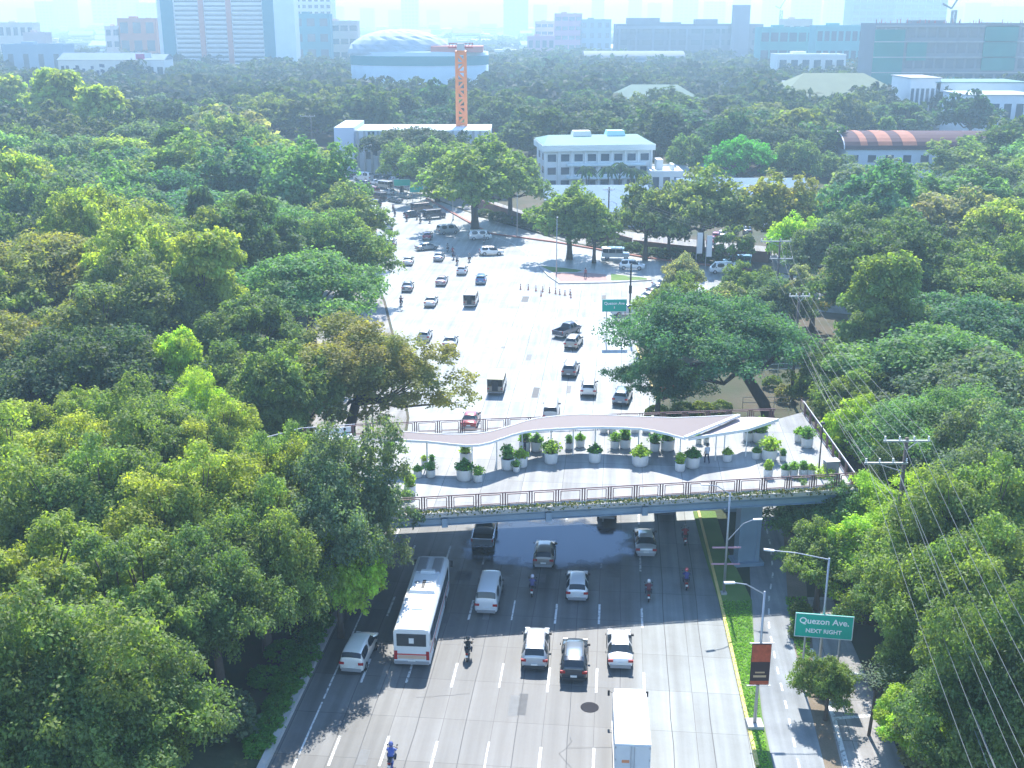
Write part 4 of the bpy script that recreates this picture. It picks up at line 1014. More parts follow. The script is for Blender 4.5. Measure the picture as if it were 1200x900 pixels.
put('sedan', 503, 361, WH, 'white sedan right of a lone motorcyclist', 4)
put('jeepney', 550, 361, (.20, .16, .14), 'brown jeepney with dull roof in the middle of the junction', 5, roof=(.6, .52, .45))
put('sedan', 476.5, 343, GY, 'grey sedan near the trees left of the pink grey car', 0)
put('sedan', 516, 336, (.36, .27, .27), 'pinkish grey sedan on the wide white concrete', 3)
put('hatch', 563, 334, BL, 'light blue hatchback alone on the white concrete', 2)
put('hatch', 540.5, 323, WH, 'white hatchback below the group of motorcycles', 3)
put('sedan', 477.5, 312, WH, 'white sedan below the grey sedan on the open lanes', 0)
put('sedan', 513, 307, SIL, 'silver sedan left of the motorcycle group', 3)
put('suv', 562, 299, WH, 'white suv crossing side on toward the side road', 83, cat='suv')
put('van', 549, 281, WH, 'white wagon van side on behind the crossing suv', 80)
put('sedan', 488, 294, (.33, .34, .33), 'grey sedan turning left of the maroon car', 60)
put('hatch', 500, 282, (.35, .08, .14), 'maroon hatchback among pale cars', 2)
put('van', 513, 275, (.35, .38, .38), 'grey van turning at the end of the red kerb', 60)
put('jeepney', 497, 257, (.07, .08, .12), 'dark jeepney at the mouth of the jam', 60)
put('jeepney', 483, 249, (.14, .10, .09), 'brown jeepney behind the dark one in the jam', 60)
put('hatch', 474, 255, (.05, .06, .09), 'dark hatchback left of the two jeepneys', 60)
put('suv', 456, 271, SIL, 'silver suv beside the overhanging tree in the jam', -20)
put('sedan', 446, 285, GY, 'grey sedan half under the tree above a silver suv', -5)
put('suv', 457, 291, SIL, 'silver suv below the grey sedan', 0)
put('jeepney', 451, 304, (.08, .10, .09), 'dark green jeepney at the tree edge', 0)
put('sedan', 444, 249, WH, 'white sedan below the dark car in the jam', -35)
put('suv', 444, 243, BK, 'black suv in the thick of the jam', -35)
put('jeepney', 436, 232, (.24, .10, .09), 'red brown jeepney in the jam', -50)
put('jeepney', 450, 236, (.09, .08, .08), 'black jeepney in the jam behind the red brown one', -45)
put('van', 422, 227, WH, 'white van far down the jam', -50)
put('van', 436, 213, WH, 'white van at the far end of the jam', -55, scale=1.3)
put('suv', 432, 219, (.2, .2, .3), 'dark blue suv at the far end of the jam', -50)
put('sedan', 414, 220, SIL, 'silver sedan farthest left in the jam', -55)
put('jeepney', 458, 222, (.3, .3, .28), 'pale jeepney by the far green road sign', -50, roof=(.7, .7, .68))
put('hatch', 443, 226, MR, 'small maroon hatchback in the far jam', -50)
put('sedan', 430, 237, BE, 'beige sedan at the tree edge of the jam', -45)
put('jeepney', 705, 303, (.6, .62, .6), 'white jeepney parked side on under the street trees', 95, roof=(.8, .8, .8))
put('suv', 725.5, 315, WH, 'white suv side on in front of the parked jeepney', 98)
put('pickup', 716, 370, (.62, .64, .66), 'white pickup side on behind the green road sign', 80)
put('sedan', 766, 338, SIL, 'silver sedan queued at the side road corner', 70)
put('sedan', 760, 345, (.05, .06, .08), 'dark blue sedan between the queued silver and white cars', 60)
put('sedan', 750, 354, WH, 'white sedan nearest in the side road queue', 55)
put('sedan', 742, 366, (.08, .09, .1), 'dark sedan behind the road sign pole', 40)
put('van', 862, 320, (.75, .78, .8), 'white van with dark side windows on the side road', -90)
put('jeepney', 880, 313, (.03, .25, .22), 'teal green truck bodied jeepney behind the white van', -80, roof=(.03, .25, .22))
for i, (x, y, c, n, k) in enumerate(((838, 282, (.4, .03, .03), 'red', 'hatch'), (845, 280, WH, 'white', 'sedan'), (875, 275, GY, 'grey', 'sedan'), (912, 271, WH, 'big white', 'suv'), (925, 274, SIL, 'silver', 'sedan'), (896, 272, BK, 'black', 'sedan'), (832, 287, (.4, .03, .03), 'dull red', 'sedan'), (940, 277, WH, 'second white', 'hatch'))):
    put(k, x, y, c, f'{n} car parked in the yard behind the brown topped street trees', 15, group='cars parked in the yard')
for i, (x, y, c, n, k) in enumerate(((404, 212, WH, 'white', 'van'), (412, 208, GY, 'grey', 'sedan'), (424, 208, SIL, 'silver', 'sedan'), (446, 217, WH, 'white', 'sedan'), (452, 214, GY, 'grey', 'suv'), (464, 229, SIL, 'silver', 'sedan'), (470, 238, GY, 'grey', 'sedan'), (424, 233, BK, 'black', 'suv'), (428, 244, SIL, 'silver', 'suv'), (436, 254, GY, 'grey', 'hatch'), (434, 264, WH, 'white', 'van'), (438, 275, SIL, 'silver', 'suv'), (466, 214, WH, 'white', 'hatch'), (398, 205, SIL, 'silver', 'van'), (480, 233, BE, 'beige', 'sedan'), (390, 200, BK, 'black', 'suv'))):
    put(k, x, y, c, f'{n} vehicle caught in the packed far end of the jam', -45, group='vehicles in the far jam')
# ------------------------------------------------------------------ people
def skinned(name, verts, edges, radii, root=0, mats=None, paint=None, sub=1):
    me = bpy.data.meshes.new(name); me.from_pydata(verts, edges, []); o = bpy.data.objects.new(name, me); COL.objects.link(o)
    md = o.modifiers.new('k', 'SKIN'); md.use_smooth_shade = True
    sv = me.skin_vertices[0] if me.skin_vertices else None
    if sv is None:
        bm = bmesh.new(); bm.from_mesh(me); bm.verts.layers.skin.verify(); bm.to_mesh(me); bm.free(); sv = me.skin_vertices[0]
    for i, r in enumerate(radii): sv.data[i].radius = (r, r) if not hasattr(r, '__len__') else r; sv.data[i].use_root = (i == root)
    o.modifiers.new('s', 'SUBSURF').levels = sub; o.modifiers['s'].render_levels = sub
    ev = bpy.data.meshes.new_from_object(o.evaluated_get(bpy.context.evaluated_depsgraph_get())); bpy.data.objects.remove(o)
    ev.materials.clear()
    for m in mats: ev.materials.append(m)
    if paint:
        for p in ev.polygons: p.material_index = paint(p.center)
    return ev
def hand(v, e, r, wrist, dirv):
    """palm, four fingers and a thumb"""
    w = len(v) ; d = Vector(dirv).normalized(); sd = d.cross(Vector((0, 0, 1))).normalized() if abs(d.z) < .9 else Vector((1, 0, 0))
    W_ = Vector(v[wrist]); v.append(tuple(W_ + d * .07)); r.append(.028); e.append((wrist, w))
    for k, l in enumerate((.07, .085, .08, .06)):
        a = W_ + d * .09 + sd * (k - 1.5) * .022; v.append(tuple(a)); v.append(tuple(a + d * l * .8 + Vector((0, 0, -.02)))); r += [.010, .008]; e += [(w, w + 1 + 2 * k), (w + 1 + 2 * k, w + 2 + 2 * k)]
    n = len(v); v.append(tuple(W_ + d * .05 + sd * .05)); r.append(.010); e.append((w, n))
def person_walk():
    v = [(0, 0, .95), (0, 0, 1.12), (0, 0, 1.36), (0, .01, 1.48), (0, .02, 1.56), (0, .02, 1.66), (0, .01, 1.73),
         (-.18, 0, 1.40), (-.24, -.04, 1.14), (-.25, .06, .90), (.18, 0, 1.40), (.24, .05, 1.14), (.25, .14, .92),
         (-.10, 0, .90), (-.11, .14, .50), (-.11, .10, .09), (-.11, .24, .05), (.10, 0, .90), (.11, -.04, .50), (.11, -.24, .12), (.11, -.13, .05)]
    e = [(0, 1), (1, 2), (2, 3), (3, 4), (4, 5), (5, 6), (2, 7), (7, 8), (8, 9), (2, 10), (10, 11), (11, 12), (0, 13), (13, 14), (14, 15), (15, 16), (0, 17), (17, 18), (18, 19), (19, 20)]
    r = [.14, .13, .16, .06, .085, .10, .07, .07, .05, .035, .07, .05, .035, .10, .07, .045, .04, .10, .07, .045, .04]
    hand(v, e, r, 9, (0, .15, -1)); hand(v, e, r, 12, (0, .15, -1))
    def pt(c): return 0 if (c.z > 1.50 or (c.z < 1.1 and abs(c.x) > .2 and c.z > .7)) else 1 if c.z > .93 else 2 if c.z > .1 else 3
    return skinned('body', v, e, r, 0, [M['skin'], M['cloth'], M['jeans'], M['black']], pt)
def person_ride():
    v = [(0, -.25, .86), (0, -.20, 1.02), (0, -.10, 1.26), (0, -.05, 1.37), (0, -.02, 1.44), (0, 0, 1.52), (0, 0, 1.58),
         (-.18, -.08, 1.28), (-.27, .08, 1.08), (-.26, .34, 1.04), (.18, -.08, 1.28), (.27, .08, 1.08), (.26, .34, 1.04),
         (-.12, -.22, .82), (-.24, .16, .78), (-.22, .10, .42), (-.22, .24, .38), (.12, -.22, .82), (.24, .16, .78), (.22, .10, .42), (.22, .24, .38)]
    e = [(0, 1), (1, 2), (2, 3), (3, 4), (4, 5), (5, 6), (2, 7), (7, 8), (8, 9), (2, 10), (10, 11), (11, 12), (0, 13), (13, 14), (14, 15), (15, 16), (0, 17), (17, 18), (18, 19), (19, 20)]
    r = [.15, .14, .17, .06, .085, .10, .07, .075, .055, .035, .075, .055, .035, .11, .08, .05, .045, .11, .08, .05, .045]
    hand(v, e, r, 9, (0, 1, -.1)); hand(v, e, r, 12, (0, 1, -.1))
    def pt(c): return 0 if (c.z > 1.39 or (c.y > .28 and c.z > .95)) else 1 if (c.z > .92) else 2 if c.z > .44 else 3
    return skinned('body', v, e, r, 0, [M['skin'], M['cloth'], M['jeans'], M['black']], pt)
WALK, RIDE = person_walk(), person_ride()
HAIR = MB().lathe([(0, .13), (.07, .11), (.11, .05), (.115, -.03), (.09, -.08)], 12).mesh('hair', M['hair'], True)
HELM = MB().lathe([(0, .15), (.09, .13), (.14, .06), (.15, -.03), (.13, -.11), (.10, -.12)], 14).mesh('helmet', M['paint'], True)
FACE = MB().box(-.045, -.02, .095, .105, .02, .035).box(.02, .045, .095, .105, .02, .035).box(-.012, .012, .095, .12, -.02, .015).box(-.03, .03, .092, .10, -.05, -.04).mesh('face', M['hair'])
def walker(x, y, z, yaw, shirt, label):
    e = empty('person', (x, y, z), R(yaw)); tag(e, label, 'person'); link('body', WALK, e, col=shirt)
    link('hair', HAIR, e, (0, .0, 1.68)); link('face', FACE, e, (0, .02, 1.64)); return e
def moto_proto():
    e = empty('motorcycle')
    for y in (0.30, 1.55):
        t = MB().lathe([(.20, -.05), (.29, -.05), (.31, 0), (.29, .05), (.20, .05)], 18, axis='x').build('wheel', M['tyre'], e, True, loc=(0, y, .31))
        MB().lathe([(0, .04), (.2, .045), (.2, -.045), (0, -.04)], 12, axis='x').build('rim', M['rim'], t)
    b = MB().tube([(0, .15, .74), (0, .45, .72), (0, .8, .62), (0, 1.1, .5), (0, 1.3, .75), (0, 1.35, .98)], [.08, .16, .13, .13, .12, .07], 10).box(-.12, .12, .55, 1.0, .25, .5, taper=.02).bar((0, 1.35, .95), (0, 1.55, .33), .07).bar((.12, .1, .34), (.12, .8, .34), .08)
    o = b.build('body', M['paint'], e, True, col=(.1, .1, .1)); o['paint'] = 1
    MB().box(-.13, .13, .1, .85, .80, .88, taper=.03).build('seat', M['black'], e)
    MB().tube([(-.34, 1.12, 1.06), (-.1, 1.3, 1.04), (.1, 1.3, 1.04), (.34, 1.12, 1.06)], .022, 6).build('handlebar', M['black'], e)
    for s in (-1, 1): MB().bar((s * .25, 1.2, 1.05), (s * .3, 1.2, 1.22), .02).lathe([(0, .0), (.06, 0), (.05, .03)], 8, (s * .3, 1.2, 1.22)).build('mirror', M['black'], e)
    MB().box(-.09, .09, .02, .08, .70, .78).build('taillight', M['red'], e); MB().box(-.09, .09, 0, .03, .48, .62).build('number_plate', M['plate'], e)
    MB().lathe([(0, .05), (.09, .03), (.1, 0)], 10, (0, 0, 0)).build('headlight', M['lens'], e, loc=(0, 1.42, .9))
    MB().box(-.07, .07, .05, .5, .62, .66).build('mudguard', M['black'], e)
    index_kids(e); SPEC['motorcycle'] = e
moto_proto(); mfirst = True
MOTO = [(803, 641, (.3, .03, .03), (.25, .03, .04), (.1, .1, .1), 'dark red motorcycle nearest the yellow kerb under the footbridge', 'person in dark red riding the motorcycle nearest the footbridge pillar', 1),
        (804.5, 694, (.35, .05, .05), (.05, .05, .18), (.7, .1, .1), 'red motorcycle at the edge of the shade by the yellow kerb', 'person in navy with a bag riding the red motorcycle', 1),
        (760, 708, (.1, .08, .08), (.12, .03, .04), (.7, .7, .7), 'black motorcycle right of the white hatchback', 'person in maroon with a white helmet in mid lane', 1),
        (623, 702, (.06, .06, .08), (.06, .06, .16), (.5, .5, .6), 'black motorcycle left of the white hatchback', 'person in navy with a pale helmet between van and hatchback', 1),
        (547, 778, (.03, .03, .03), (.02, .02, .02), (.02, .02, .02), 'black motorcycle right of the bus', 'person all in black riding right of the bus', 1),
        (456, 908, (.05, .08, .3), (.08, .12, .35), (.08, .1, .3), 'blue motorcycle cut by the bottom edge', 'person in blue cut by the bottom edge', 1),
        (469, 360, (.08, .06, .06), (.15, .05, .06), (.1, .1, .1), 'lone motorcycle left of the white sedan beyond the footbridge', 'person riding alone left of the white sedan', 1)]
for q, (x, y) in enumerate(((460, 248), (476, 260), (488, 258), (503, 262), (524, 296), (530, 300), (531, 305), (535, 311), (549.5, 308), (567, 286), (462, 254), (492, 262))):
    MOTO.append((x, y, (.08, .08, .08), random.choice([(.1, .1, .15), (.3, .08, .08), (.2, .2, .2)]), (.1, .1, .1), 'small dark motorcycle weaving through the junction traffic', 'person riding a small dark motorcycle in the junction traffic', 0))
for i, (x, y, c, sh, hc, l1, l2, near) in enumerate(MOTO):
    p = P(x, y); src = SPEC['motorcycle']
    e = src if i == 0 else copy_tree(src)
    for ch in (KIDS[src.name] if i == 0 else e.children):
        if 'paint' in ch.keys(): ch.color = (*c, 1)
    e.location = (p.x, p.y, .006); e.rotation_euler = (0, 0, -R(5)); tag(e, l1, 'motorcycle', 'motorcycles on the avenue' if near else 'motorcycles in the junction traffic')
    r = empty('person', (p.x, p.y, .006), -R(5)); b = link('body', RIDE, r, (0, .82, 0), col=sh); tag(r, l2, 'person', 'riders on the avenue' if near else 'riders in the junction traffic')
    h = link('helmet', HELM, r, (0, .82, 1.56), col=hc)
# ------------------------------------------------------------------ footbridge
ZD = 7.15
def dk(x, y, h=ZD): return P(x, y, h)
FA, FB = Vector((-20.0, 76.95, 0)), Vector((27.4, 83.6, 0))     # front edge of the deck
DIR = (FB - FA).normalized(); NRM = Vector((-DIR.y, DIR.x, 0))
back = [Vector((27.6, 101.6, 0)), Vector((24.4, 99.4, 0)), Vector((10, 98.0, 0)), Vector((-4, 96.4, 0)), Vector((-14, 95.2, 0)), Vector((-18.6, 94.2, 0)), Vector((-21.6, 91.6, 0)), Vector((-24, 87, 0)), Vector((-25.5, 82, 0))]
deck = [FA, FB] + back
fb = empty('footbridge', (0, 0, 0)); tag(fb, 'wide garden footbridge with white deck and blue grey girder spanning the avenue', 'footbridge')
M['deck'] = concrete_road('deck_paving', (.22, .225, .22), (.31, .315, .31), rough=.6)
MB().prism([p[:2] for p in deck], ZD - .28, ZD).build('deck', M['deck'], fb)
def beam(a, b, z0, z1, wd, off, name='girder', mat='girder'):
    o = NRM * off; m = MB(); m.bar(Vector((a.x, a.y, (z0 + z1) / 2)) + o, Vector((b.x, b.y, (z0 + z1) / 2)) + o, wd, z1 - z0); return m.build(name, M[mat], fb)
beam(FA, FB, 6.08, 6.86, .22, -.02)
fl = MB(); fl.bar(Vector((FA.x, FA.y, 6.05)) + NRM * .0, Vector((FB.x, FB.y, 6.05)), .55, .06).bar(Vector((FA.x, FA.y, 6.52)) - NRM * .17, Vector((FB.x, FB.y, 6.52)) - NRM * .17, .06, .05); fl.build('flange', M['girder'], fb)
for off in (4.2, 8.4, 12.4): beam(FA, FB, 6.1, 6.84, .3, off)
for i, xx in enumerate((518, 639, 754)):
    p = P(xx, 600, 6.0); t = (p - FA).dot(DIR); q = FA + DIR * t
    MB().bar(Vector((q.x, q.y, 6.28)) - NRM * .42, Vector((q.x, q.y, 6.28)) + NRM * 13, .45, .72).build('cross_beam', M['girder'], fb)
def pier(x, y, w_=1.5, d_=.9):
    m = MB().box(-w_ / 2, w_ / 2, -d_ / 2, d_ / 2, 0, 6.05).box(-w_ / 2 - .15, -w_ / 2 + .15, -d_ / 2 - .1, d_ / 2 + .1, 0, 6.04).box(w_ / 2 - .15, w_ / 2 + .15, -d_ / 2 - .1, d_ / 2 + .1, 0, 6.04).box(-w_ / 2 - .5, w_ / 2 + .5, -d_ / 2 - .4, d_ / 2 + .4, 0, .3)
    m.build('pier', M['girder'], fb, loc=(x, y, 0), rz=R(8))
pier(19.3, 84.6); pier(20.4, 95.5); pier(-16.2, 80.2); pier(-15, 91.5)
# planted trough along the front edge
MB().bar(Vector((FA.x, FA.y, ZD - .12)) - NRM * .30, Vector((FB.x, FB.y, ZD - .12)) - NRM * .30, .5, .36).build('planting_trough', M['concrete'], fb)
rs = np.random.default_rng(2); n = 5200; L = (FB - FA).length; tt = rs.uniform(0, L, n); off = -rs.uniform(.05, .62, n); zz = ZD + .06 + rs.uniform(-.30, .22, n) * np.where(off < -.5, 1, .5)
pts = np.stack([FA.x + DIR.x * tt + NRM.x * off, FA.y + DIR.y * tt + NRM.y * off, zz], 1); nn = rs.normal(size=(n, 3)) * .5 + np.array([0, -.3, .7]); nn /= np.linalg.norm(nn, axis=1)[:, None]
tn = np.where(rs.uniform(0, 1, (n, 1)) < .3, np.array([[1.7, 1.1, .5]]), np.array([[1, 1, 1.]])) * rs.uniform(.6, 1.3, (n, 1))
o = link('trailing_plants', leaf_mesh('trailing_plants', pts, nn, rs.uniform(.06, .15, n), tn, rs), fb, col=(.11, .15, .045)); o['kind'] = 'stuff'
# railings: paired posts, brown frames
def railing(pts, label, z=ZD, frame=True, pale=False, h=1.15, name='railing'):
    e = empty(name, (pts[0].x, pts[0].y, z)); tag(e, label, 'railing'); org = Vector((pts[0].x, pts[0].y, z))
    top = MB().tube([Vector((p.x, p.y, z + h)) - org for p in pts], .045, 6); top.build('top_rail', M['steel'] if pale else M['brown_rail'], e)
    MB().tube([Vector((p.x, p.y, z + .16)) - org for p in pts], .03, 5).build('bottom_rail', M['brown_rail'], e)
    dist = 0; nxt = .3; k = 0
    for a, b in zip(pts, pts[1:]):
        seg = (b - a).length; d = (b - a).normalized()
        while nxt < dist + seg:
            p = Vector((a.x, a.y, z)) + d * (nxt - dist) - org; p.z = 0
            m = MB()
            for o_ in (-.10, .10): m.bar(p + d * o_, p + d * o_ + Vector((0, 0, h)), .10)
            m.build('post', M['brown_rail'], e)
            if frame:
                q = p + d * .28; q2 = p + d * 1.78; mm = MB()
                for u, v in ((q, q + Vector((0, 0, h - .12))), (q2, q2 + Vector((0, 0, h - .12))), (q + Vector((0, 0, .26)), q2 + Vector((0, 0, .26))), (q + Vector((0, 0, h - .14)), q2 + Vector((0, 0, h - .14)))): mm.bar(u, v, .06)
                mm.build('panel_frame', M['brown_rail'], e)
            nxt += 2.06; k += 1
        dist += seg
    return e
f0 = FA + NRM * .12; f1 = FB + NRM * .12
railing([f0 + DIR * 9, f1], 'brown framed railing along the near edge of the footbridge', name='railing')
MB().bar(Vector((f0.x, f0.y, ZD + .07)), Vector((f1.x, f1.y, ZD + .07)), .16, .14).build('kerb', M['white'], fb)
bk = [b - NRM * .15 for b in back]
railing([bk[1], bk[2], bk[3], bk[4]], 'brown framed railing along the far edge of the footbridge')
railing([bk[4], bk[5], bk[6], bk[7], bk[8]], 'curved pale handrail round the tree end of the footbridge', frame=False, pale=True)
railing([f1 + NRM * .1 - DIR * .1, Vector((27.4, 92.5, 0)), bk[0] - DIR * .1], 'slanting white topped railing at the tree shaded end of the footbridge', pale=True)
# canopy ribbon
ZC = 9.95
fr = [(446, 514), (475, 515), (502, 516.5), (525, 519), (545, 521), (560, 520.5), (573, 518), (588, 513), (601, 508.5), (615, 505), (630, 503), (655, 501.5), (680, 500.2), (708, 499.6), (736, 500.5), (752, 501.5), (768, 504), (785, 508), (803, 513)]
bk_ = [(451, 504.5), (478, 506.5), (503, 508.5), (525, 509.5), (545, 509.5), (560, 508.5), (573, 506.5), (588, 502.5), (601, 498.5), (615, 494), (630, 490.5), (655, 487.5), (680, 486), (708, 486.5), (736, 487.8), (760, 489), (790, 490), (825, 488.8), (866, 486.5)]
ca = empty('canopy', (0, 0, 0)); tag(ca, 'long wavy brown boarded canopy on thin white poles over the footbridge deck', 'canopy')
def ribbon(f, b, z0, z1, mat, name, parent):
    m = MB(); F = [P(x, y, z1) for x, y in f]; B = [P(x, y, z1) for x, y in b]
    for i in range(len(F) - 1):
        a, c, d, e_ = F[i], F[i + 1], B[i + 1], B[i]; lo = Vector((0, 0, z0 - z1))
        m.add([a, c, d, e_, a + lo, c + lo, d + lo, e_ + lo], [(0, 1, 2, 3), (7, 6, 5, 4), (0, 4, 5, 1), (2, 6, 7, 3)])
    a, e_ = F[0], B[0]; lo = Vector((0, 0, z0 - z1)); m.add([a, e_, a + lo, e_ + lo], [(0, 1, 3, 2)])
    a, e_ = F[-1], B[-1]; m.add([a, e_, a + lo, e_ + lo], [(0, 1, 3, 2)])
    return m.build(name, mat, parent)
ribbon(fr, bk_, ZC - .10, ZC, M['canopy'], 'roof_boards', ca)
m = MB()
for a, b in zip(fr, fr[1:]): m.bar(P(*a, ZC) + Vector((0, -.05, -.10)), P(*b, ZC) + Vector((0, -.05, -.08)), .07, .20)
m.build('fascia', M['white'], ca)
m = MB()
for a, b in zip(bk_, bk_[1:]): m.bar(P(*a, ZC) + Vector((0, .06, -.08)), P(*b, ZC) + Vector((0, .06, -.08)), .08, .24)
m.build('fascia', M['white'], ca)
m = MB(); m.bar(P(803, 513, ZC) + Vector((0, 0, .02)), P(866, 487, ZC) + Vector((0, 0, .02)), .28, .2); m.build('end_band', M['white'], ca)
for x in (447, 500, 553, 582, 612, 646, 672, 698, 749, 798):
    y = np.interp(x, [q[0] for q in fr], [q[1] for q in fr]); p = P(x, y, ZC - .2); MB().tube([(p.x, p.y + .12, ZD), (p.x, p.y + .12, ZC - .12)], .05, 8).build('pole', M['white'], ca)
    if x in (500, 582, 646, 698, 749):
        yb = np.interp(x, [q[0] for q in bk_], [q[1] for q in bk_]); p = P(x, yb, ZC - .2); MB().tube([(p.x, p.y - .3, ZD), (p.x, p.y - .3, ZC - .12)], .05, 8).build('pole', M['white'], ca)
c2 = empty('canopy', (0, 0, 0)); tag(c2, 'short pale pink canopy at the end of the wavy brown one', 'canopy')
ribbon([(807, 514.5), (840, 509), (876, 504), (912, 492)], [(868, 489), (880, 488.5), (896, 489), (911, 490)], 9.5, 9.6, plain('pale_pink_boards', (.36, .29, .28), .6), 'roof_boards', c2)
m = MB(); m.bar(P(807, 514.5, 9.6), P(876, 504, 9.6), .1, .26).bar(P(876, 504, 9.6), P(912, 492, 9.6), .1, .26); m.build('fascia', M['white'], c2)
for x, y in ((840, 509.5), (850, 508), (876, 505)): p = P(x, y, 9.5); MB().tube([(p.x, p.y + .1, ZD), (p.x, p.y + .1, 9.5)], .05, 8).build('pole', M['white'], c2)
# planters
POTS = [(455, 541, 13), (453, 552, 12), (497, 546, 7), (506, 546, 7), (489.5, 560.5, 10), (504.5, 560.5, 11), (545.5, 543, 14), (544, 565, 19), (560, 566, 11), (595, 552, 16), (611, 549, 15), (605, 554, 8), (615, 530, 14), (629, 530, 14), (646, 545, 16), (667, 527, 9), (680, 525, 11), (640, 533, 8), (480, 582, 14),
        (697.5, 543.5, 15), (721, 526.5, 11), (733, 526.5, 13), (751, 548, 20), (768, 530, 12), (783, 529.5, 17), (708, 508, 9), (718, 508, 9), (744, 508, 9), (758, 508, 10), (771, 509, 10), (797.5, 553.5, 12), (812.5, 550, 17), (819, 521, 7), (828, 519.5, 7), (853, 542, 11), (878, 518, 13), (892, 520, 19), (887, 539, 10), (903, 541.5, 18), (918, 541, 8),
        (938, 519, 12), (947, 526, 14), (901, 560, 11), (921, 559, 10), (931, 559, 10), (942, 559, 10), (951, 559, 10)]
POTM = {}
def potmesh(k):
    if k in POTM: return POTM[k]
    rs = np.random.default_rng(40 + k); n = 700
    a = rs.uniform(0, 6.28, n); q = rs.uniform(0, 1, n) ** .7; el = rs.uniform(.1, 1.5, n)
    if k == 0: p = np.stack([q * np.cos(a) * .5, q * np.sin(a) * .5, .85 + rs.uniform(0, .55, n) * (1.1 - q)], 1)
    elif k == 1: p = np.stack([q * np.cos(a) * .42 + .08 * np.sin(9 * a), q * np.sin(a) * .42, .85 + rs.uniform(0, 1.0, n) ** 1.2 * (1 - q * .35)], 1)
    else: p = np.stack([q * np.cos(a) * np.cos(el) * .75, q * np.sin(a) * np.cos(el) * .75, .85 + q * np.sin(el) * .8], 1)
    p[:, :2] *= rs.uniform(.7, 1.35, (n, 1)); p[:, 2] += np.abs(rs.normal(size=n)) * .12
    nn = rs.normal(size=(n, 3)) * .6 + np.array([0, 0, .6]); nn /= np.linalg.norm(nn, axis=1)[:, None]
    POTM[k] = leaf_mesh('foliage', p, nn, rs.uniform(.06, .15, n), rs.uniform(.6, 1.4, (n, 1)) * np.ones((1, 3)), rs); return POTM[k]
PM = MB().lathe([(0, 0), (.42, 0), (.47, .1), (.5, .78), (.5, .84), (.45, .84), (.44, .74)], 20).mesh('pot', M['pot'], True)
SM = MB().lathe([(0, .76), (.44, .74)], 16).mesh('soil', M['soil'])
for i, (x, y, wd) in enumerate(POTS):
    p = P(x, y, ZD); px_m = (y - 20) / (45 * (1 - ZD / HC)); s = wd / px_m
    e = empty('planter', (p.x, p.y + s * .45, ZD), i); hh = min(1.15, max(.62, s)) if s > .75 else s * 1.15; e.scale = (s, s, hh if s > .75 else s)
    big = s > 1.0; k = (i * 5 + 1) % 3; col = [(.20, .36, .06), (.09, .22, .05), (.30, .42, .06), (.14, .28, .07)][(i * 7) % 4]
    kn = ['spreading', 'upright', 'bushy'][k]; cn = ['green', 'dark green', 'yellow green', 'mid green'][(i * 7) % 4]; sz = 'large' if big else 'small'
    zone = 'under the canopy' if y < 512 else 'near the front railing' if y > 555 else 'in mid deck'
    tag(e, f'{sz} round white planter with {kn} {cn} plant {zone} of the footbridge', 'planter', f'{sz} white planters with {kn} {cn} plants {zone}')
    link('pot', PM, e); link('soil', SM, e); link('foliage', potmesh(k), e, col=col)
p = P(974.6, 557, ZD); e = empty('cabinet', (p.x, p.y + .4, ZD), R(8)); tag(e, 'grey metal cabinet at the end of the front railing', 'cabinet')
MB().box(-.55, .55, -.35, .35, .06, 1.15).build('body', plain('cabinet_grey', (.17, .18, .22), .45), e); MB().box(-.6, .6, -.4, .4, 1.15, 1.2).build('lid', M['steel'], e); MB().box(-.5, .5, -.37, -.352, .12, 1.08).build('door', M['black'] if False else plain('cabinet_door', (.2, .21, .25), .4), e)
# dark deck lamp post
p = P(959, 556, ZD); e = empty('lamp_post', (p.x, p.y, ZD)); tag(e, 'thin black lamp post standing on the footbridge corner', 'lamp post')
MB().tube([(0, 0, 0), (0, 0, 4.4)], [.07, .045], 8).build('pole', M['black'], e); MB().lathe([(0, 4.62), (.16, 4.55), (.2, 4.4), (.05, 4.36)], 12).build('lamp_head', M['black'], e)
# people on the bridge
for x, y, sh, l, yw in ((828, 543, (.45, .47, .5), 'person in pale shirt and dark trousers walking on the footbridge', 20), (615, 537, (.03, .03, .05), 'person in black standing among the planters', 80)):
    p = P(x, y, ZD); walker(p.x, p.y, ZD, yw, sh, l)
p = P(405, 524, ZD); walker(p.x, p.y, ZD, 90, (.02, .25, .12), 'person in green top by the curved footbridge rail')
p = P(426, 528, ZD); walker(p.x, p.y, ZD, -60, (.05, .04, .04), 'person in dark clothes right of the one in green')
p = P(686, 327); walker(p.x, p.y, .2, 10, (.25, .1, .1), 'person crossing the brick paved traffic island')
for x, y, l in ((600, 262, 'person standing beside the street lamp on the far pavement'), (560, 252, 'person in the shade of the biggest light green tree by the jam')): p = P(x, y); walker(p.x, p.y, .02, 60, (.2, .2, .3), l)
# white seats / tents at the left end
p = P(392, 518, ZD); e = empty('bench', (p.x, p.y, ZD), R(20)); tag(e, 'white sloped bench at the tree end of the footbridge', 'bench')
MB().box(-1.6, 1.6, -.4, .4, .42, .5).build('seat', M['white'], e)
for s in (-1.4, 1.4): MB().box(s - .06, s + .06, -.35, .35, 0, .42).build('leg', M['white'], e)
MB().bar((-1.6, .4, .9), (1.6, .4, .9), .05, .5).build('backrest', M['white'], e)
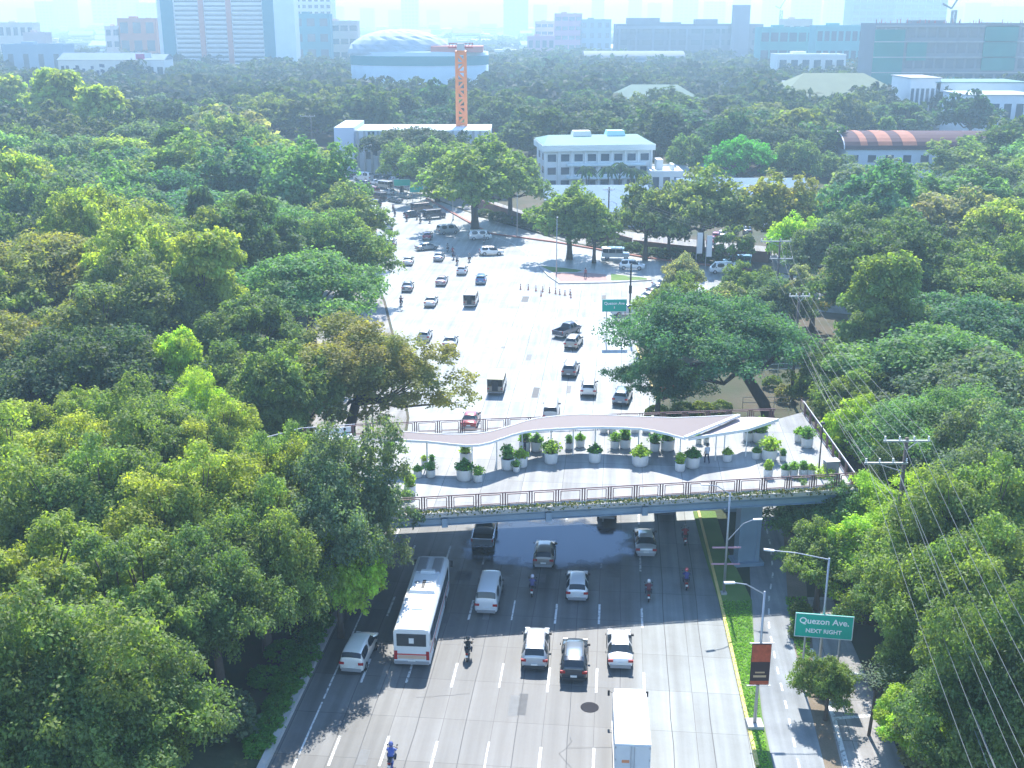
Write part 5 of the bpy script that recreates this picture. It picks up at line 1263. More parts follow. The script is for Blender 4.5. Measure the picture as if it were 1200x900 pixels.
# ------------------------------------------------------------------ lamps, poles, signs
def lamp(x, y, H_, arms, label, pole_r=.09, mat='steel', group=None, yaw=0):
    p = P(x, y); e = empty('street_lamp', (p.x, p.y, 0), R(yaw)); tag(e, label, 'street lamp', group)
    MB().tube([(0, 0, 0), (0, 0, H_ * .5), (0, 0, H_)], [pole_r * 1.3, pole_r, pole_r * .7], 8).build('pole', M[mat], e, True)
    MB().box(-.22, .22, -.22, .22, 0, .25).build('base', M['concrete'], e)
    for dx, dy, z0, dz in arms:
        MB().tube([(0, 0, z0), (dx * .6, dy * .6, z0 + dz * .8), (dx, dy, z0 + dz)], [.04, .035, .03], 6).build('arm', M[mat], e)
        a = Vector((dx, dy, z0 + dz)); u = Vector((dx, dy, 0)).normalized(); m = MB().bar(a - u * .05, a + u * .62 + Vector((0, 0, .06)), .20, .09)
        m.build('lamp_head', M['white'], e)
    return e
l1 = lamp(848, 697, 8.6, [(-1.7, -.3, 8.5, .9), (1.9, -.2, 4.6, 1.9)], 'grey street lamp with two arms in front of the footbridge pillar')
for z in (2.6, 4.0): MB().box(-1.1, 1.1, -.03, .03, z, z + .12).build('banner_bar', plain('pink_bar', (.55, .3, .38), .5), l1)
l2 = lamp(884, 852, 9.6, [(-2.0, -.4, 9.4, 1.0)], 'grey street lamp on the turf strip carrying a red and black banner')
z0 = 3.1
MB().bar((-.7, -.12, z0 + 3.0), (.8, -.12, z0 + 3.0), .05).bar((-.7, -.12, z0), (.8, -.12, z0), .05).build('banner_arm', M['steel'], l2)
ban = MB().box(-.55, .65, -.14, -.10, z0 + .05, z0 + 2.95).build('banner', plain('banner_black', (.04, .02, .02), .7), l2)
MB().box(-.53, .63, -.15, -.142, z0 + 1.7, z0 + 2.9).build('banner_print', plain('banner_red', (.42, .08, .03), .7, var=.6, scale=4), ban)
MB().box(-.53, .63, -.15, -.142, z0 + .1, z0 + .35).build('banner_print', bpy.data.materials['banner_red'], ban)
MB().box(-.35, .45, -.15, -.142, z0 + .6, z0 + .75).box(-.25, .35, -.15, -.142, z0 + .9, z0 + 1.0).build('banner_text', plain('banner_text', (.5, .35, .2), .7), ban)
MB().box(-.5, .5, -.5, .5, 0, .35).build('plinth', M['concrete'], l2)
lamp(958, 800, 9.3, [(-3.6, .3, 9.2, .5)], 'grey pole with a very long lamp arm above the green road sign')
for x, y, H_, a, l in ((428, 216, 10, [(1.5, 0, 9.8, .6)], 'grey street lamp rising beside the far jam'), (461, 222, 9, [(-1.5, 0, 8.8, .6), (1.5, 0, 8.8, .6)], 'double armed street lamp by the far green road signs'),
                       (606, 277, 9, [(1.2, -1, 8.8, .6)], 'street lamp on the red kerb in front of the brick fence'), (531, 258, 9, [(1.2, -1, 8.8, .6)], 'street lamp under the biggest light green tree'),
                       (652, 322, 10, [(0, -1.2, 9.8, .5)], 'street lamp at the tip of the traffic island'), (721, 292, 9, [(-1.2, 0, 8.8, .5)], 'street lamp behind the parked jeepney')):
    lamp(x, y, H_, a, l, .08)
def letters(txt, parent, size, loc, name='lettering'):
    c = bpy.data.curves.new('t', 'FONT'); c.body = txt; c.size = size; c.align_x = 'CENTER'; c.align_y = 'CENTER'; c.extrude = .012; c.offset = .010
    o = bpy.data.objects.new('t', c); COL.objects.link(o); me = bpy.data.meshes.new_from_object(o.evaluated_get(bpy.context.evaluated_depsgraph_get())); bpy.data.objects.remove(o)
    me.materials.clear(); me.materials.append(M['letter']); t = link(name, me, parent, loc); t.rotation_euler = (R(90), 0, 0); return t
def road_sign(x, y, z0, W, H_, label, txt, yaw=0, Y=None, posts=(-.3, .3)):
    p = P(x, y, z0 + H_ / 2); e = empty('road_sign', (p.x, p.y, 0), R(yaw)); tag(e, label, 'road sign')
    MB().box(-W / 2, W / 2, -.03, .03, z0, z0 + H_).build('sign_plate', M['sign'], e)
    m = MB(); t = .05
    m.box(-W / 2, W / 2, -.045, -.031, z0 + H_ - t, z0 + H_).box(-W / 2, W / 2, -.045, -.031, z0, z0 + t).box(-W / 2, -W / 2 + t, -.045, -.031, z0 + t, z0 + H_ - t).box(W / 2 - t, W / 2, -.045, -.031, z0 + t, z0 + H_ - t)
    m.build('sign_border', M['white'], e)
    for s in posts: MB().tube([(s * W, .1, 0), (s * W, .1, z0 + H_ - .1)], .07, 8).build('post', M['steel'], e)
    for t_, sz, dz in txt: letters(t_, e, sz, (0, -.05, z0 + H_ / 2 + dz))
    return e
road_sign(965.5, 734, 3.6, 3.75, 1.75, 'green road sign reading Quezon Ave next right above the verge', [('Quezon Ave.', .60, .34), ('NEXT RIGHT', .40, -.38)], yaw=-9)
rs_ = road_sign(720, 358, 4.4, 3.4, 1.75, 'smaller green Quezon Ave road sign beyond the footbridge', [('Quezon Ave', .55, .30)], yaw=2)
MB().bar((0, -.05, 4.85), (0, -.05, 5.15), .12, .03).build('arrow', M['white'], rs_)
road_sign(471, 214, 3.8, 4.0, 1.6, 'far green road sign above the jam, the larger one', [], yaw=5); road_sign(488, 222, 3.2, 3.2, 1.4, 'far green road sign above the jam, the smaller lower one', [], yaw=5)
# traffic signal gantry by the leaning tree
p = P(415, 505, 4); e = empty('signal_mast', (p.x, p.y + 9, 0)); tag(e, 'grey signal mast with lattice arm beside the leaning tree', 'signal mast')
MB().tube([(0, 0, 0), (0, 0, 9)], .13, 8).tube([(.7, 0, 0), (.7, 0, 9)], .08, 8).build('pole', M['steel'], e)
m = MB().bar((0, 0, 8.8), (4.6, 0, 8.8), .1).bar((0, 0, 8.2), (4.6, 0, 8.5), .08)
for k in range(6): m.bar((k * .75, 0, 8.8), (k * .75 + .4, 0, 8.25), .05)
m.build('arm', M['steel'], e)
for x in (3.0, 4.2): MB().box(x - .2, x + .2, -.15, .15, 7.4, 8.4).build('signal_head', M['white'], e)
# poles beside the side-road sign
p = P(737, 392); e = empty('signal_mast', (p.x, p.y, 0)); tag(e, 'dark steel mast with cross bars right of the small green sign', 'signal mast')
MB().tube([(0, 0, 0), (0, 0, 10.2)], .12, 8).build('pole', M['black'], e); MB().bar((-.9, 0, 9.4), (.9, 0, 9.4), .08).bar((-.5, 0, 8.3), (.5, 0, 8.3), .08).build('cross_bar', M['steel'], e)
MB().box(-.2, .2, -.2, .2, 6.0, 7.1).build('signal_head', M['black'], e)
for x, y in ((724, 386), (728, 388), (732, 384)):
    p = P(x, y); e = empty('bollard', (p.x, p.y, 0)); tag(e, 'thin red brown post at the junction corner', 'bollard', 'thin posts at the junction corner'); MB().tube([(0, 0, 0), (0, 0, 2.4)], .06, 6).build('shaft', M['redkerb'], e)
# bollards across the junction mouth
for x, y in ((610, 339), (619, 339.5), (628, 341), (636, 342), (644, 343), (651, 344), (656, 345), (662, 346), (669, 349), (668, 345), (634, 347)):
    p = P(x, y); e = empty('bollard', (p.x, p.y, .004)); tag(e, 'small dark traffic bollard in the curved row on the junction', 'bollard', 'traffic bollards on the junction')
    MB().lathe([(0, .95), (.07, .93), (.09, .1), (.22, .06), (.22, 0)], 10).build('shaft', M['redkerb'], e); MB().lathe([(.082, .6), (.09, .61), (.09, .75), (.08, .76)], 10).build('band', M['white'], e)
# parasol and white flags
p = P(785, 480); e = empty('parasol', (p.x, p.y, 0)); tag(e, 'red and white parasol behind the footbridge under the rain tree', 'parasol')
m = MB()
for k in range(8):
    a, b = k * math.pi / 4, (k + 1) * math.pi / 4; m.add([(0, 0, 3.0), (1.5 * math.cos(a), 1.5 * math.sin(a), 2.35), (1.5 * math.cos(b), 1.5 * math.sin(b), 2.35)], [(0, 1, 2)], k % 2 if k in (1, 5) else 0)
m.build('canopy', [plain('parasol_red', (.5, .05, .09), .7), M['white']], e); MB().tube([(0, 0, 0), (0, 0, 3.05)], .03, 6).build('pole', M['steel'], e)
for x, y, l in ((815, 318, 'white feather banner on a pole before the brown topped tree, taller one'), (826, 322, 'white feather banner on a pole, right hand of the pair')):
    p = P(x, y); e = empty('banner_flag', (p.x, p.y, 0)); tag(e, l, 'banner'); MB().tube([(0, 0, 0), (0, 0, 7.2)], .05, 6).build('pole', M['steel'], e)
    m = MB(); 
    for k in range(6): m.box(.08, 1.0, -.02 + .04 * math.sin(k), .02 + .04 * math.sin(k), 3.2 + k * .62, 3.2 + (k + 1) * .62 - .002)
    m.build('cloth', M['white'], e)
# utility poles and lines
def upole(x, y, H_, yaw, label, arms=((13.6, 2.9),), base=None, lean=0, tr=False, Yp=None):
    p = base or P(x, y, H_); e = empty('utility_pole', (p.x, p.y, 0), R(yaw)); tag(e, label, 'utility pole')
    MB().tube([(0, 0, 0), (lean, 0, H_)], [.20, .13], 9).build('pole', M['wood'], e, True)
    for z, ln, off in arms:
        a = MB().bar((off - ln / 2, -.14, z), (off + ln / 2, -.14, z), .12, .14).bar((off - ln * .25, -.14, z), (0, -.1, z - .7), .05).bar((off + ln * .25, -.14, z), (0, -.1, z - .7), .05).build('crossarm', M['steel'], e)
        for k in range(4):
            xx = off - ln / 2 + .1 + k * (ln - .2) / 3; MB().lathe([(0, .32), (.07, .3), (.04, .2), (.08, .16), (.04, .08), (.05, 0)], 8, (xx, -.14, z + .07)).build('insulator', M['white'], a)
    if tr: 
        for s in (-.35, .35): MB().lathe([(0, .9), (.2, .88), (.24, .8), (.24, .05), (.2, 0), (0, 0)], 12, (s, -.35, H_ * .52)).build('transformer', M['steel'], e)
    return Vector((p.x, p.y, 0))
b1 = upole(1063, 513, 14.2, 0, 'tall wooden pole with two offset crossarms above the bright trees', [(14.0, 3.3, -.05), (12.3, 3.1, -1.35)])
b2 = upole(937, 343, 13, 0, 'wooden pole with grey transformers behind the footbridge corner', [(12.6, 2.4, 0)], tr=True)
b3 = upole(905, 262, 14, 0, 'tall dark pole with crossarms beside the side road trees', [(13.6, 4.2, -.6), (11.2, 3.2, .3)], base=Vector((P(905, 400)[0] + .6, P(905, 395)[1], 0)))
b4 = upole(712, 225, 12, 0, 'dark pole before the blue shed roofs with many wires', [(11.5, 2.2, 0)], base=Vector((*P(712, 292)[:2], 0)))
upole(288, 100, 14, 0, 'pale pole standing over the trees behind the sage green ones', [(13.6, 3.5, 0)], base=Vector((xat(288, 395), 395, 0)))
upole(365, 122, 14, 0, 'pole with crossarm between the far wood and the white hoarding', [(13.6, 4.5, -1)], base=Vector((xat(367, 360), 360, 0)))
p = P(1080, 895); stay = Vector((p.x, p.y, 0))
def wire(a, b, sag, r=.012, label='thin sagging power line strung between the wooden poles'):
    pts = []
    for k in range(17):
        t = k / 16; q = Vector(a).lerp(Vector(b), t); q.z -= sag * 4 * t * (1 - t); pts.append(q)
    o = MB().tube(pts, r, 5, cap=False).build('power_line', M['wire']); tag(o, label, 'power line', 'power lines between the wooden poles')
near = Vector((19.5, 14, 0))
for k, xo in enumerate((-1.6, -.5, .55, 1.55)):
    wire(b1 + Vector((xo, -.14, 14.3)), near + Vector((xo, 0, 14.2)), 1.3, .014)
    wire(b1 + Vector((xo, -.14, 14.3)), b2 + Vector((xo * .7, 0, 12.9)), 1.0, .014)
for k, xo in enumerate((-2.8, -1.8, -.8)):
    wire(b1 + Vector((xo, -.14, 12.6)), near + Vector((xo - .5, 0, 12.3)), 1.5, .014)
    wire(b1 + Vector((xo, -.14, 12.6)), b2 + Vector((xo * .4 - .3, 0, 10.5)), 1.2, .014)
for z, r in ((9.2, .024), (8.5, .02)):
    wire(b1 + Vector((-.2, -.2, z)), near + Vector((-.5, 0, z - .3)), 1.6, r, 'thicker dark cable strung below the crossarms between the wooden poles')
    wire(b1 + Vector((-.2, -.2, z)), b2 + Vector((0, -.2, z - .5)), 1.2, r, 'thicker dark cable strung below the crossarms between the wooden poles')
for xo in (-1.6, 0, 1.2): wire(b2 + Vector((xo, 0, 12.8)), b3 + Vector((xo, 0, 13.6)), 1.0); wire(b3 + Vector((xo, 0, 13.6)), b4 + Vector((xo, 0, 11.7)), 1.4)
o = MB().tube([b1 + Vector((-.1, -.2, 9)), stay], .02, 5).build('stay_wire', M['wire']); tag(o, 'steep stay wire running from the crossarm pole down to the pale shrub', 'stay wire')
# low white railings and pipes behind the bridge corner, barrier fence by the turf
def fence(pts, H_, label, mat, z=0, step=1.5, cat='fence', rails=(1, .5)):
    o0 = Vector((pts[0][0], pts[0][1], z)); e = empty('fence', o0); tag(e, label, cat); P_ = [Vector((p[0], p[1], z)) - o0 for p in pts]
    for q in rails: MB().tube([p + Vector((0, 0, H_ * q)) for p in P_], .04, 5).build('rail', mat, e)
    m = MB()
    for a, b in zip(P_, P_[1:]):
        n = max(1, int((b - a).length / step))
        for k in range(n + 1): q = a.lerp(b, k / n); m.bar(q, q + Vector((0, 0, H_)), .06)
    m.build('uprights', mat, e).name = 'fence_post'
fence(px((870, 478), (925, 478), (930, 470)), 1.3, 'pale pipe fence behind the far corner of the footbridge', M['steel'])
fence(px((895, 440), (960, 436)), 1.4, 'white pipe fence under the transformer pole', M['white'])
# brick fence behind the far pavement
def wall_run(name, pts, H_, th, mat, label, cat):
    o0 = Vector((pts[0][0], pts[0][1], 0)); m = MB()
    for a, b in zip(pts, pts[1:]): m.bar(Vector((a[0], a[1], H_ / 2)) - o0, Vector((b[0], b[1], H_ / 2)) - o0, th, H_)
    tag(m.build(name, mat, loc=o0), label, cat)
wall_run('boundary_wall', px((560, 244), (610, 262), (680, 276), (740, 292)), 2.2, .3, M['brick'], 'brown boundary wall behind the far pavement trees', 'wall')
wall_run('boundary_wall', px((742, 293), (800, 300), (900, 308)), 2.0, .3, M['brick'], 'brown boundary wall of the car yard by the white banners', 'wall')
# ------------------------------------------------------------------ buildings
WM = {}
def winmesh(w_, h_, t=.06):
    k = (round(w_, 2), round(h_, 2))
    if k not in WM: WM[k] = MB().box(-w_ / 2, w_ / 2, -t, 0, -h_ / 2, h_ / 2).mesh('window', M['bglass'])
    return WM[k]
def building(name, x0, x1, yb, ytop, dep, col, label, rows=0, cols=0, yaw=0, ww=.6, wh=.5, roof='flat', rcol=(.4, .4, .4), cat='building', group=None, bands=None, zlo=None, Y=None, hcap=None, h=None, over=.5):
    rcol = [c * .55 for c in rcol]
    Y = Y or P(600, yb).y; H_ = h or hgt(ytop, Y); H_ = min(H_, hcap or 170)
    xa, xb = xat(x0, Y, H_ * .5), xat(x1, Y, H_ * .5); W = xb - xa
    e = empty(name, ((xa + xb) / 2, Y + dep / 2, 0), R(yaw)); tag(e, label, cat, group)
    m = MB().box(-W / 2, W / 2, -dep / 2, dep / 2, 0, H_); 
    m.build('wall', M['wall'], e, col=col)
    if roof == 'flat':
        r = MB(); t = .4; ph = min(1.2, H_ * .08)
        r.box(-W / 2 - .05, W / 2 + .05, -dep / 2 - .05, -dep / 2 + t, H_, H_ + ph).box(-W / 2 - .05, W / 2 + .05, dep / 2 - t, dep / 2 + .05, H_, H_ + ph).box(-W / 2 - .05, -W / 2 + t, -dep / 2 + t, dep / 2 - t, H_, H_ + ph).box(W / 2 - t, W / 2 + .05, -dep / 2 + t, dep / 2 - t, H_, H_ + ph)
        r.build('parapet', M['wall'], e, col=col)
        MB().box(-W * .25, -W * .05, -dep * .15, dep * .2, H_, H_ + 2.6).box(W * .2, W * .3, -dep * .2, dep * .1, H_, H_ + 1.5).build('roof_unit', M['wall'], e, col=[c * .85 for c in col])
    elif roof == 'gable':
        rh = min(dep, W) * .16; o = over
        m = MB(); m.add([(-W / 2 - o, -dep / 2 - o, H_ - .1), (W / 2 + o, -dep / 2 - o, H_ - .1), (W / 2 + o, dep / 2 + o, H_ - .1), (-W / 2 - o, dep / 2 + o, H_ - .1), (-W / 2 - o, 0, H_ + rh), (W / 2 + o, 0, H_ + rh)], [(0, 1, 5, 4), (2, 3, 4, 5), (0, 4, 3), (1, 2, 5), (3, 2, 1, 0)])
        m.build('roof', M['roofc'], e, col=rcol)
    elif roof == 'hip':
        rh = min(dep, W) * .22; o = over; q = min(W, dep) * .35
        m = MB(); m.add([(-W / 2 - o, -dep / 2 - o, H_ - .1), (W / 2 + o, -dep / 2 - o, H_ - .1), (W / 2 + o, dep / 2 + o, H_ - .1), (-W / 2 - o, dep / 2 + o, H_ - .1), (-W / 2 + q, 0, H_ + rh), (W / 2 - q, 0, H_ + rh)], [(0, 1, 5, 4), (2, 3, 4, 5), (0, 4, 3), (1, 2, 5), (3, 2, 1, 0)])
        m.build('roof', M['roofc'], e, col=rcol)
    elif roof == 'arch':
        n = 12; o = over; vs = []; 
        for s in (-1, 1):
            for k in range(n + 1):
                a = math.pi * k / n; vs.append((s * (W / 2 + o), -math.cos(a) * (dep / 2 + o), H_ + math.sin(a) * dep * .20))
        fs = [(k, k + 1, n + 2 + k, n + 1 + k) for k in range(n)] + [tuple(range(n + 1)), tuple(range(n + 1, 2 * n + 2))[::-1]]
        MB().add(vs, fs).build('roof', M['roofc'], e, col=rcol)
    elif roof == 'shed': MB().box(-W / 2 - over, W / 2 + over, -dep / 2 - over, dep / 2 + over, H_, H_ + .35).build('roof', M['roofc'], e, col=rcol)
    if rows and cols:
        z0 = zlo if zlo is not None else 0
        fh = (H_ - z0) / rows; fw = W / cols; wmz = winmesh(fw * ww, fh * wh)
        if rows * cols <= 100:
            for i in range(rows):
                for j in range(cols): link('window', wmz, e, (-W / 2 + (j + .5) * fw, -dep / 2 - .003, z0 + (i + .55) * fh))
        else:
            m = MB()
            for i in range(rows): m.box(-W / 2 + fw * .15, W / 2 - fw * .15, -dep / 2 - .06, -dep / 2 - .003, z0 + (i + .3) * fh, z0 + (i + .3 + wh) * fh)
            m.build('window_band', M['bglass'], e)
            m = MB()
            for j in range(1, cols): m.box(-W / 2 + j * fw - fw * (1 - ww) / 2, -W / 2 + j * fw + fw * (1 - ww) / 2, -dep / 2 - .12, -dep / 2 - .003, z0, H_ - .2)
            m.build('facade_pier', M['wall'], e, col=col)
    return e, W, H_
CR = (.72, .70, .66); PK = (.52, .24, .18); TE = (.05, .22, .27); BG = (.24, .34, .42); GB = (.34, .34, .34)
# tall housing slab
def slab_tower():
    Y = 830; H_ = 62; xa, xb = xat(184, Y, 45), xat(345, Y, 45); W = xb - xa; D = 16
    e = empty('apartment_tower', ((xa + xb) / 2, Y + D / 2, 0), R(0)); tag(e, 'tall white apartment slab with pink piers and teal glass corners', 'building')
    MB().box(-W / 2, W / 2, -D / 2, D / 2, 0, H_).build('wall', M['wall'], e, col=(.70, .71, .72))
    for fx, w_, c in ((.03, .09, TE), (.77, .08, TE), (.305, .035, PK), (.505, .035, PK)):
        MB().box(-W / 2 + W * fx, -W / 2 + W * (fx + w_), -D / 2 - 1.2, -D / 2 - .01, 0, H_ + .5).build('corner_bay' if c is TE else 'pier', M['wall'], e, col=c)
    MB().box(W * .35, W * .5, -D / 2 - .8, -D / 2 - .01, 0, H_ + .5).build('stair_panel', M['wall'], e, col=(.66, .74, .80))
    for k in range(18):
        z = 6 + k * 3.1
        for x0, x1 in ((-.37, -.20), (-.155, 0.0), (.045, .265)):
            MB().box(W * x0, W * x1, -D / 2 - .1, -D / 2 - .01, z, z + 1.35).build('window', M['bglass'], e)
            MB().box(W * x0, W * x1, -D / 2 - .9, -D / 2 - .11, z - .75, z - .05).build('balcony', M['wall'], e, col=(.78, .78, .78)) if k < 15 else None
slab_tower()
building('apartment_tower', 340, 389, 82, -40, 25, (.66, .68, .70), 'pale apartment tower right behind the slab with pink piers', 14, 7, hcap=75)
building('office_block', 343, 388, 90, 18, 12, TE, 'teal glazed low block in front of the pale apartment tower', 4, 3)
building('apartment_block', 378, 420, 88, 26, 14, (.60, .48, .42), 'cream and orange block left of the domed hall', 4, 4, ww=.8, wh=.4)
building('apartment_block', 140, 185, 86, 23, 16, (.50, .20, .12), 'orange faced block with dark glass left of the slab', 3, 3, ww=.6, wh=.6)
building('apartment_block', 125, 142, 86, 32, 14, (.68, .55, .48), 'narrow peach block beside the orange one', 4, 2)
building('apartment_block', 0, 42, 86, 28, 14, (.66, .58, .50), 'cream and orange low block at the top corner', 3, 5)
building('office_block', 5, 76, 100, 54, 20, BG, 'blue grey flat roofed block with tall window bays behind the wood', 1, 4, ww=.35, wh=.5)
building('office_block', 30, 56, 96, 40, 12, (.5, .42, .4), 'small peach and blue block behind the blue grey one', 1, 2)
# hall with the painted gable
e, W, H_ = building('painted_hall', 70, 165, 112, 70, 22, (.74, .68, .60), 'pale hall with a crowd mural and flag under a blue roof', roof='gable', rcol=(.25, .36, .5))
rs = np.random.default_rng(3); mu = MB()
for k in range(90):
    x = rs.uniform(-.46, .44) * W; z = H_ * rs.uniform(.25, .9); mu.box(x - .8, x + .8, -11.12, -11.01, z - rs.uniform(1.0, 2.2), z + .5)
mu.build('mural', plain('mural_paint', (.03, .035, .10), .7, var=.6, scale=.6), e)
e, W, H_ = building('painted_hall', 150, 194, 112, 70, 18, (.74, .72, .70), 'white annex with a row of dark windows right of the mural hall', 1, 4, roof='gable', rcol=(.25, .36, .5))
m = MB(); m.add([(-4, -9.4, H_ + .2), (4, -9.4, H_ + 1.2), (4, -9.4, H_ + 3.4), (-4, -9.4, H_ + 2.4)], [(0, 1, 2, 3)]); m.add([(-4, -9.45, H_ + 1.2), (-4, -9.45, H_ + .2), (4, -9.45, H_ + 1.2), (4, -9.45, H_ + 1.8)], [(0, 1, 2, 3)]); 
MB().box(-5, 0, -9.6, -9.4, H_ + .3, H_ + 3.2).build('flag_panel', plain('flag_magenta', (.5, .06, .22), .6), e); MB().box(0, 4, -9.6, -9.4, H_ + .9, H_ + 3.8).build('flag_panel', M['white'], e)
# domed hall
Y = 640; xa, xb = xat(402, Y, 14), xat(572, Y, 14); W = xb - xa; e = empty('domed_hall', ((xa + xb) / 2, Y + 30, 0)); tag(e, 'large hall with pale lattice dome and teal glass band', 'building')
Hh = hgt(62, Y); MB().lathe([(W / 2 * .99, 0), (W / 2 * .99, Hh), (W / 2 * .9, Hh + .3), (0, Hh + .4)], 48).build('wall', M['wall'], e, True, col=(.50, .62, .68)).scale = (1, .6, 1)
dm = MB(); rr = W * .37; n1, n2 = 30, 8; pts = []
for i in range(n2 + 1):
    a = i / n2 * math.pi / 2
    for j in range(n1): b = j * 2 * math.pi / n1 + (i % 2) * math.pi / n1; k = 1 + .02 * ((i + j) % 2); pts.append((-W * .14 + rr * math.cos(a) * math.cos(b) * k, rr * math.cos(a) * math.sin(b) * k * .7, Hh - 1 + 13 * math.sin(a) * k))
fs = []
for i in range(n2):
    for j in range(n1):
        a, b, c, d = i * n1 + j, i * n1 + (j + 1) % n1, (i + 1) * n1 + (j + 1) % n1, (i + 1) * n1 + j
        fs += [(a, b, d), (b, c, d)]
dm.add(pts, fs).build('dome', M['roofc'], e, col=(.36, .42, .46))
MB().lathe([(W / 2 * 1.0, Hh - 7), (W / 2 * 1.0, Hh - 2)], 48).build('window_band', plain('teal_glass', (.02, .22, .26), .2), e, True).scale = (1, .603, 1)
MB().box(W * .1, W * .46, -20, 6, Hh, Hh + 3.2).build('roof_canopy', M['roofc'], e, col=(.55, .18, .14))
# crane
Y = 345; x = xat(541, Y, 15); e = empty('tower_crane', (x, Y, 0)); tag(e, 'orange tower crane mast with a red frame at its head', 'crane')
def lattice(H0, H1, w_, bar, name, mat):
    m = MB(); h = w_ / 2
    for sx in (-h, h):
        for sy in (-h, h): m.bar((sx, sy, H0), (sx, sy, H1), bar)
    z = H0; k = 0
    while z < H1 - .1:
        z2 = min(z + w_, H1)
        for s in (-h, h):
            a, b = ((-h, h) if k % 2 else (h, -h)); m.bar((a, s, z), (b, s, z2), bar * .7); m.bar((s, a, z), (s, b, z2), bar * .7); m.bar((-h, s, z2), (h, s, z2), bar * .6)
        z = z2; k += 1
    return m.build(name, mat, e)
Ht = hgt(60, Y); lattice(0, Ht, 2.5, .8, 'mast', M['orange'])
m = MB(); zt = Ht + 1
m.bar((-3.6, 0, zt), (3.6, 0, zt), .35, .35).bar((-3.6, 1, zt + 1.2), (3.6, 1, zt + 1.2), .2)
for k in range(8): m.bar((-3.6 + k * .95, 0, zt), (-3.1 + k * .95, 1, zt + 1.2), .14)
m.build('jib', M['redsteel'], e); MB().box(-1.1, 1.1, -1.1, 1.1, Ht, Ht + 2.2).build('slewing_cab', M['steel'], e)
# hoarded construction site
e, W, H_ = building('construction_block', 400, 575, 205, 140, 24, (.66, .70, .76), 'long white hoarded building site behind the traffic jam', roof='none', h=12)
m = MB()
for k in range(22): x = -W / 2 + (k + .5) * W / 22; m.box(x - .3, x + .3, -12.3, -12.02, 0, 12.3)
m.build('scaffold_pole', M['steel'], e)
m = MB(); rs = np.random.default_rng(6)
for k in range(34):
    x = rs.uniform(-.48, .46) * W; z = rs.uniform(1, 9); m.box(x, x + rs.uniform(.8, 2.6), -12.2, -12.03, z, z + rs.uniform(1.2, 3.5))
m.build('opening', M['bglass'], e)
MB().box(-W / 2 - 1.5, -W / 2 + 4, -14, 10, 0, 13.4).build('stair_tower', M['wall'], e, col=(.52, .58, .68)); MB().box(-W / 2, W / 2, -12.2, -11.6, 12, 12.5).build('parapet', M['white'], e)
building('unfinished_building', 578, 636, 168, 128, 10, (.40, .16, .13), 'reddish unfinished frame behind the trees right of the crane', 2, 6, ww=.7, wh=.6, h=6)
# white green roofed building
Y = 296; H_ = 10.2; xa, xb = xat(634, Y, 6), xat(760, Y, 6); W = xb - xa; D = 15
e = empty('school_building', ((xa + xb) / 2, Y + D / 2, 0), R(7)); tag(e, 'white three storey building with a mint green roof', 'building')
MB().box(-W / 2, W / 2, -D / 2, D / 2, 0, H_).build('wall', M['wall'], e, col=(.74, .76, .74))
MB().box(-W / 2 - .8, W / 2 + .8, -D / 2 - 1.2, D / 2 + .6, H_, H_ + 1.5).build('fascia', M['wall'], e, col=(.78, .80, .74))
m = MB(); m.add([(-W / 2 - .7, -D / 2 - 1.1, H_ + 1.5), (W / 2 + .7, -D / 2 - 1.1, H_ + 1.5), (W / 2 + .7, D / 2 + .5, H_ + 1.8), (-W / 2 - .7, D / 2 + .5, H_ + 1.8), (-W / 2 + 2, 1, H_ + 3.2), (W / 2 - 2, 1, H_ + 3.2)], [(0, 1, 5, 4), (2, 3, 4, 5), (0, 4, 3), (1, 2, 5)]); m.build('roof', M['roofc'], e, col=(.19, .31, .29))
for x in (-3, 6): 
    MB().box(x - 2.6, x + 2.6, -.5, 3.5, H_ + 2.6, H_ + 4.2, taper=.4).build('roof_house', M['wall'], e, col=(.78, .76, .66) if x < 0 else (.5, .75, .78))
for r_ in range(3):
    z = 1.2 + r_ * 3.3
    for j in range(8): 
        x = -W / 2 + (j + .5) * W / 8; f = link('window', winmesh(W / 8 * .62, 1.8), e, (x, -D / 2 - .003, z + .6))
    for k in range(2): o = link('side_window', winmesh(2.4, 1.7), e, (-W / 2 - .003, -D / 2 + 4 + k * 6, z + .6)); o.rotation_euler = (0, 0, R(-90))
    if r_ < 2: MB().box(-W * .30, W * .44, -D / 2 - 1.3, -D / 2 - .07, z + 1.9, z + 2.5).build('balcony', M['wall'], e, col=(.70, .80, .82))
for j in range(9): x = -W / 2 + j * W / 8; MB().box(x - .22, x + .22, -D / 2 - .5, -D / 2 - .004, 0, H_).build('column', M['wall'], e, col=(.76, .77, .74))
# low buildings and sheds around it
building('low_house', 762, 800, 228, 188, 14, (.70, .72, .70), 'white low house right of the mint roofed building', 1, 3, h=5.5)
building('low_house', 795, 860, 224, 208, 14, (.5, .6, .62), 'pale low roof between the street trees', 1, 3, roof='gable', rcol=(.62, .66, .68), h=4)
for i, (x0, x1, yb, d, h, l) in enumerate(((640, 760, 252, 14, 3.6, 'pale blue shed roof right below the mint roofed building'), (700, 800, 266, 12, 3.4, 'pale blue shed roof in front of the other, lower one'), (800, 950, 250, 18, 4.0, 'wide pale blue shed roof behind the brown street trees'), (840, 945, 262, 14, 4.2, 'pale blue carport roof over the parked cars'))):
    building('shed', x0, x1, yb, 0, d, (.5, .5, .5), l, roof='gable', rcol=(.26, .42, .62), h=h, cat='shed')
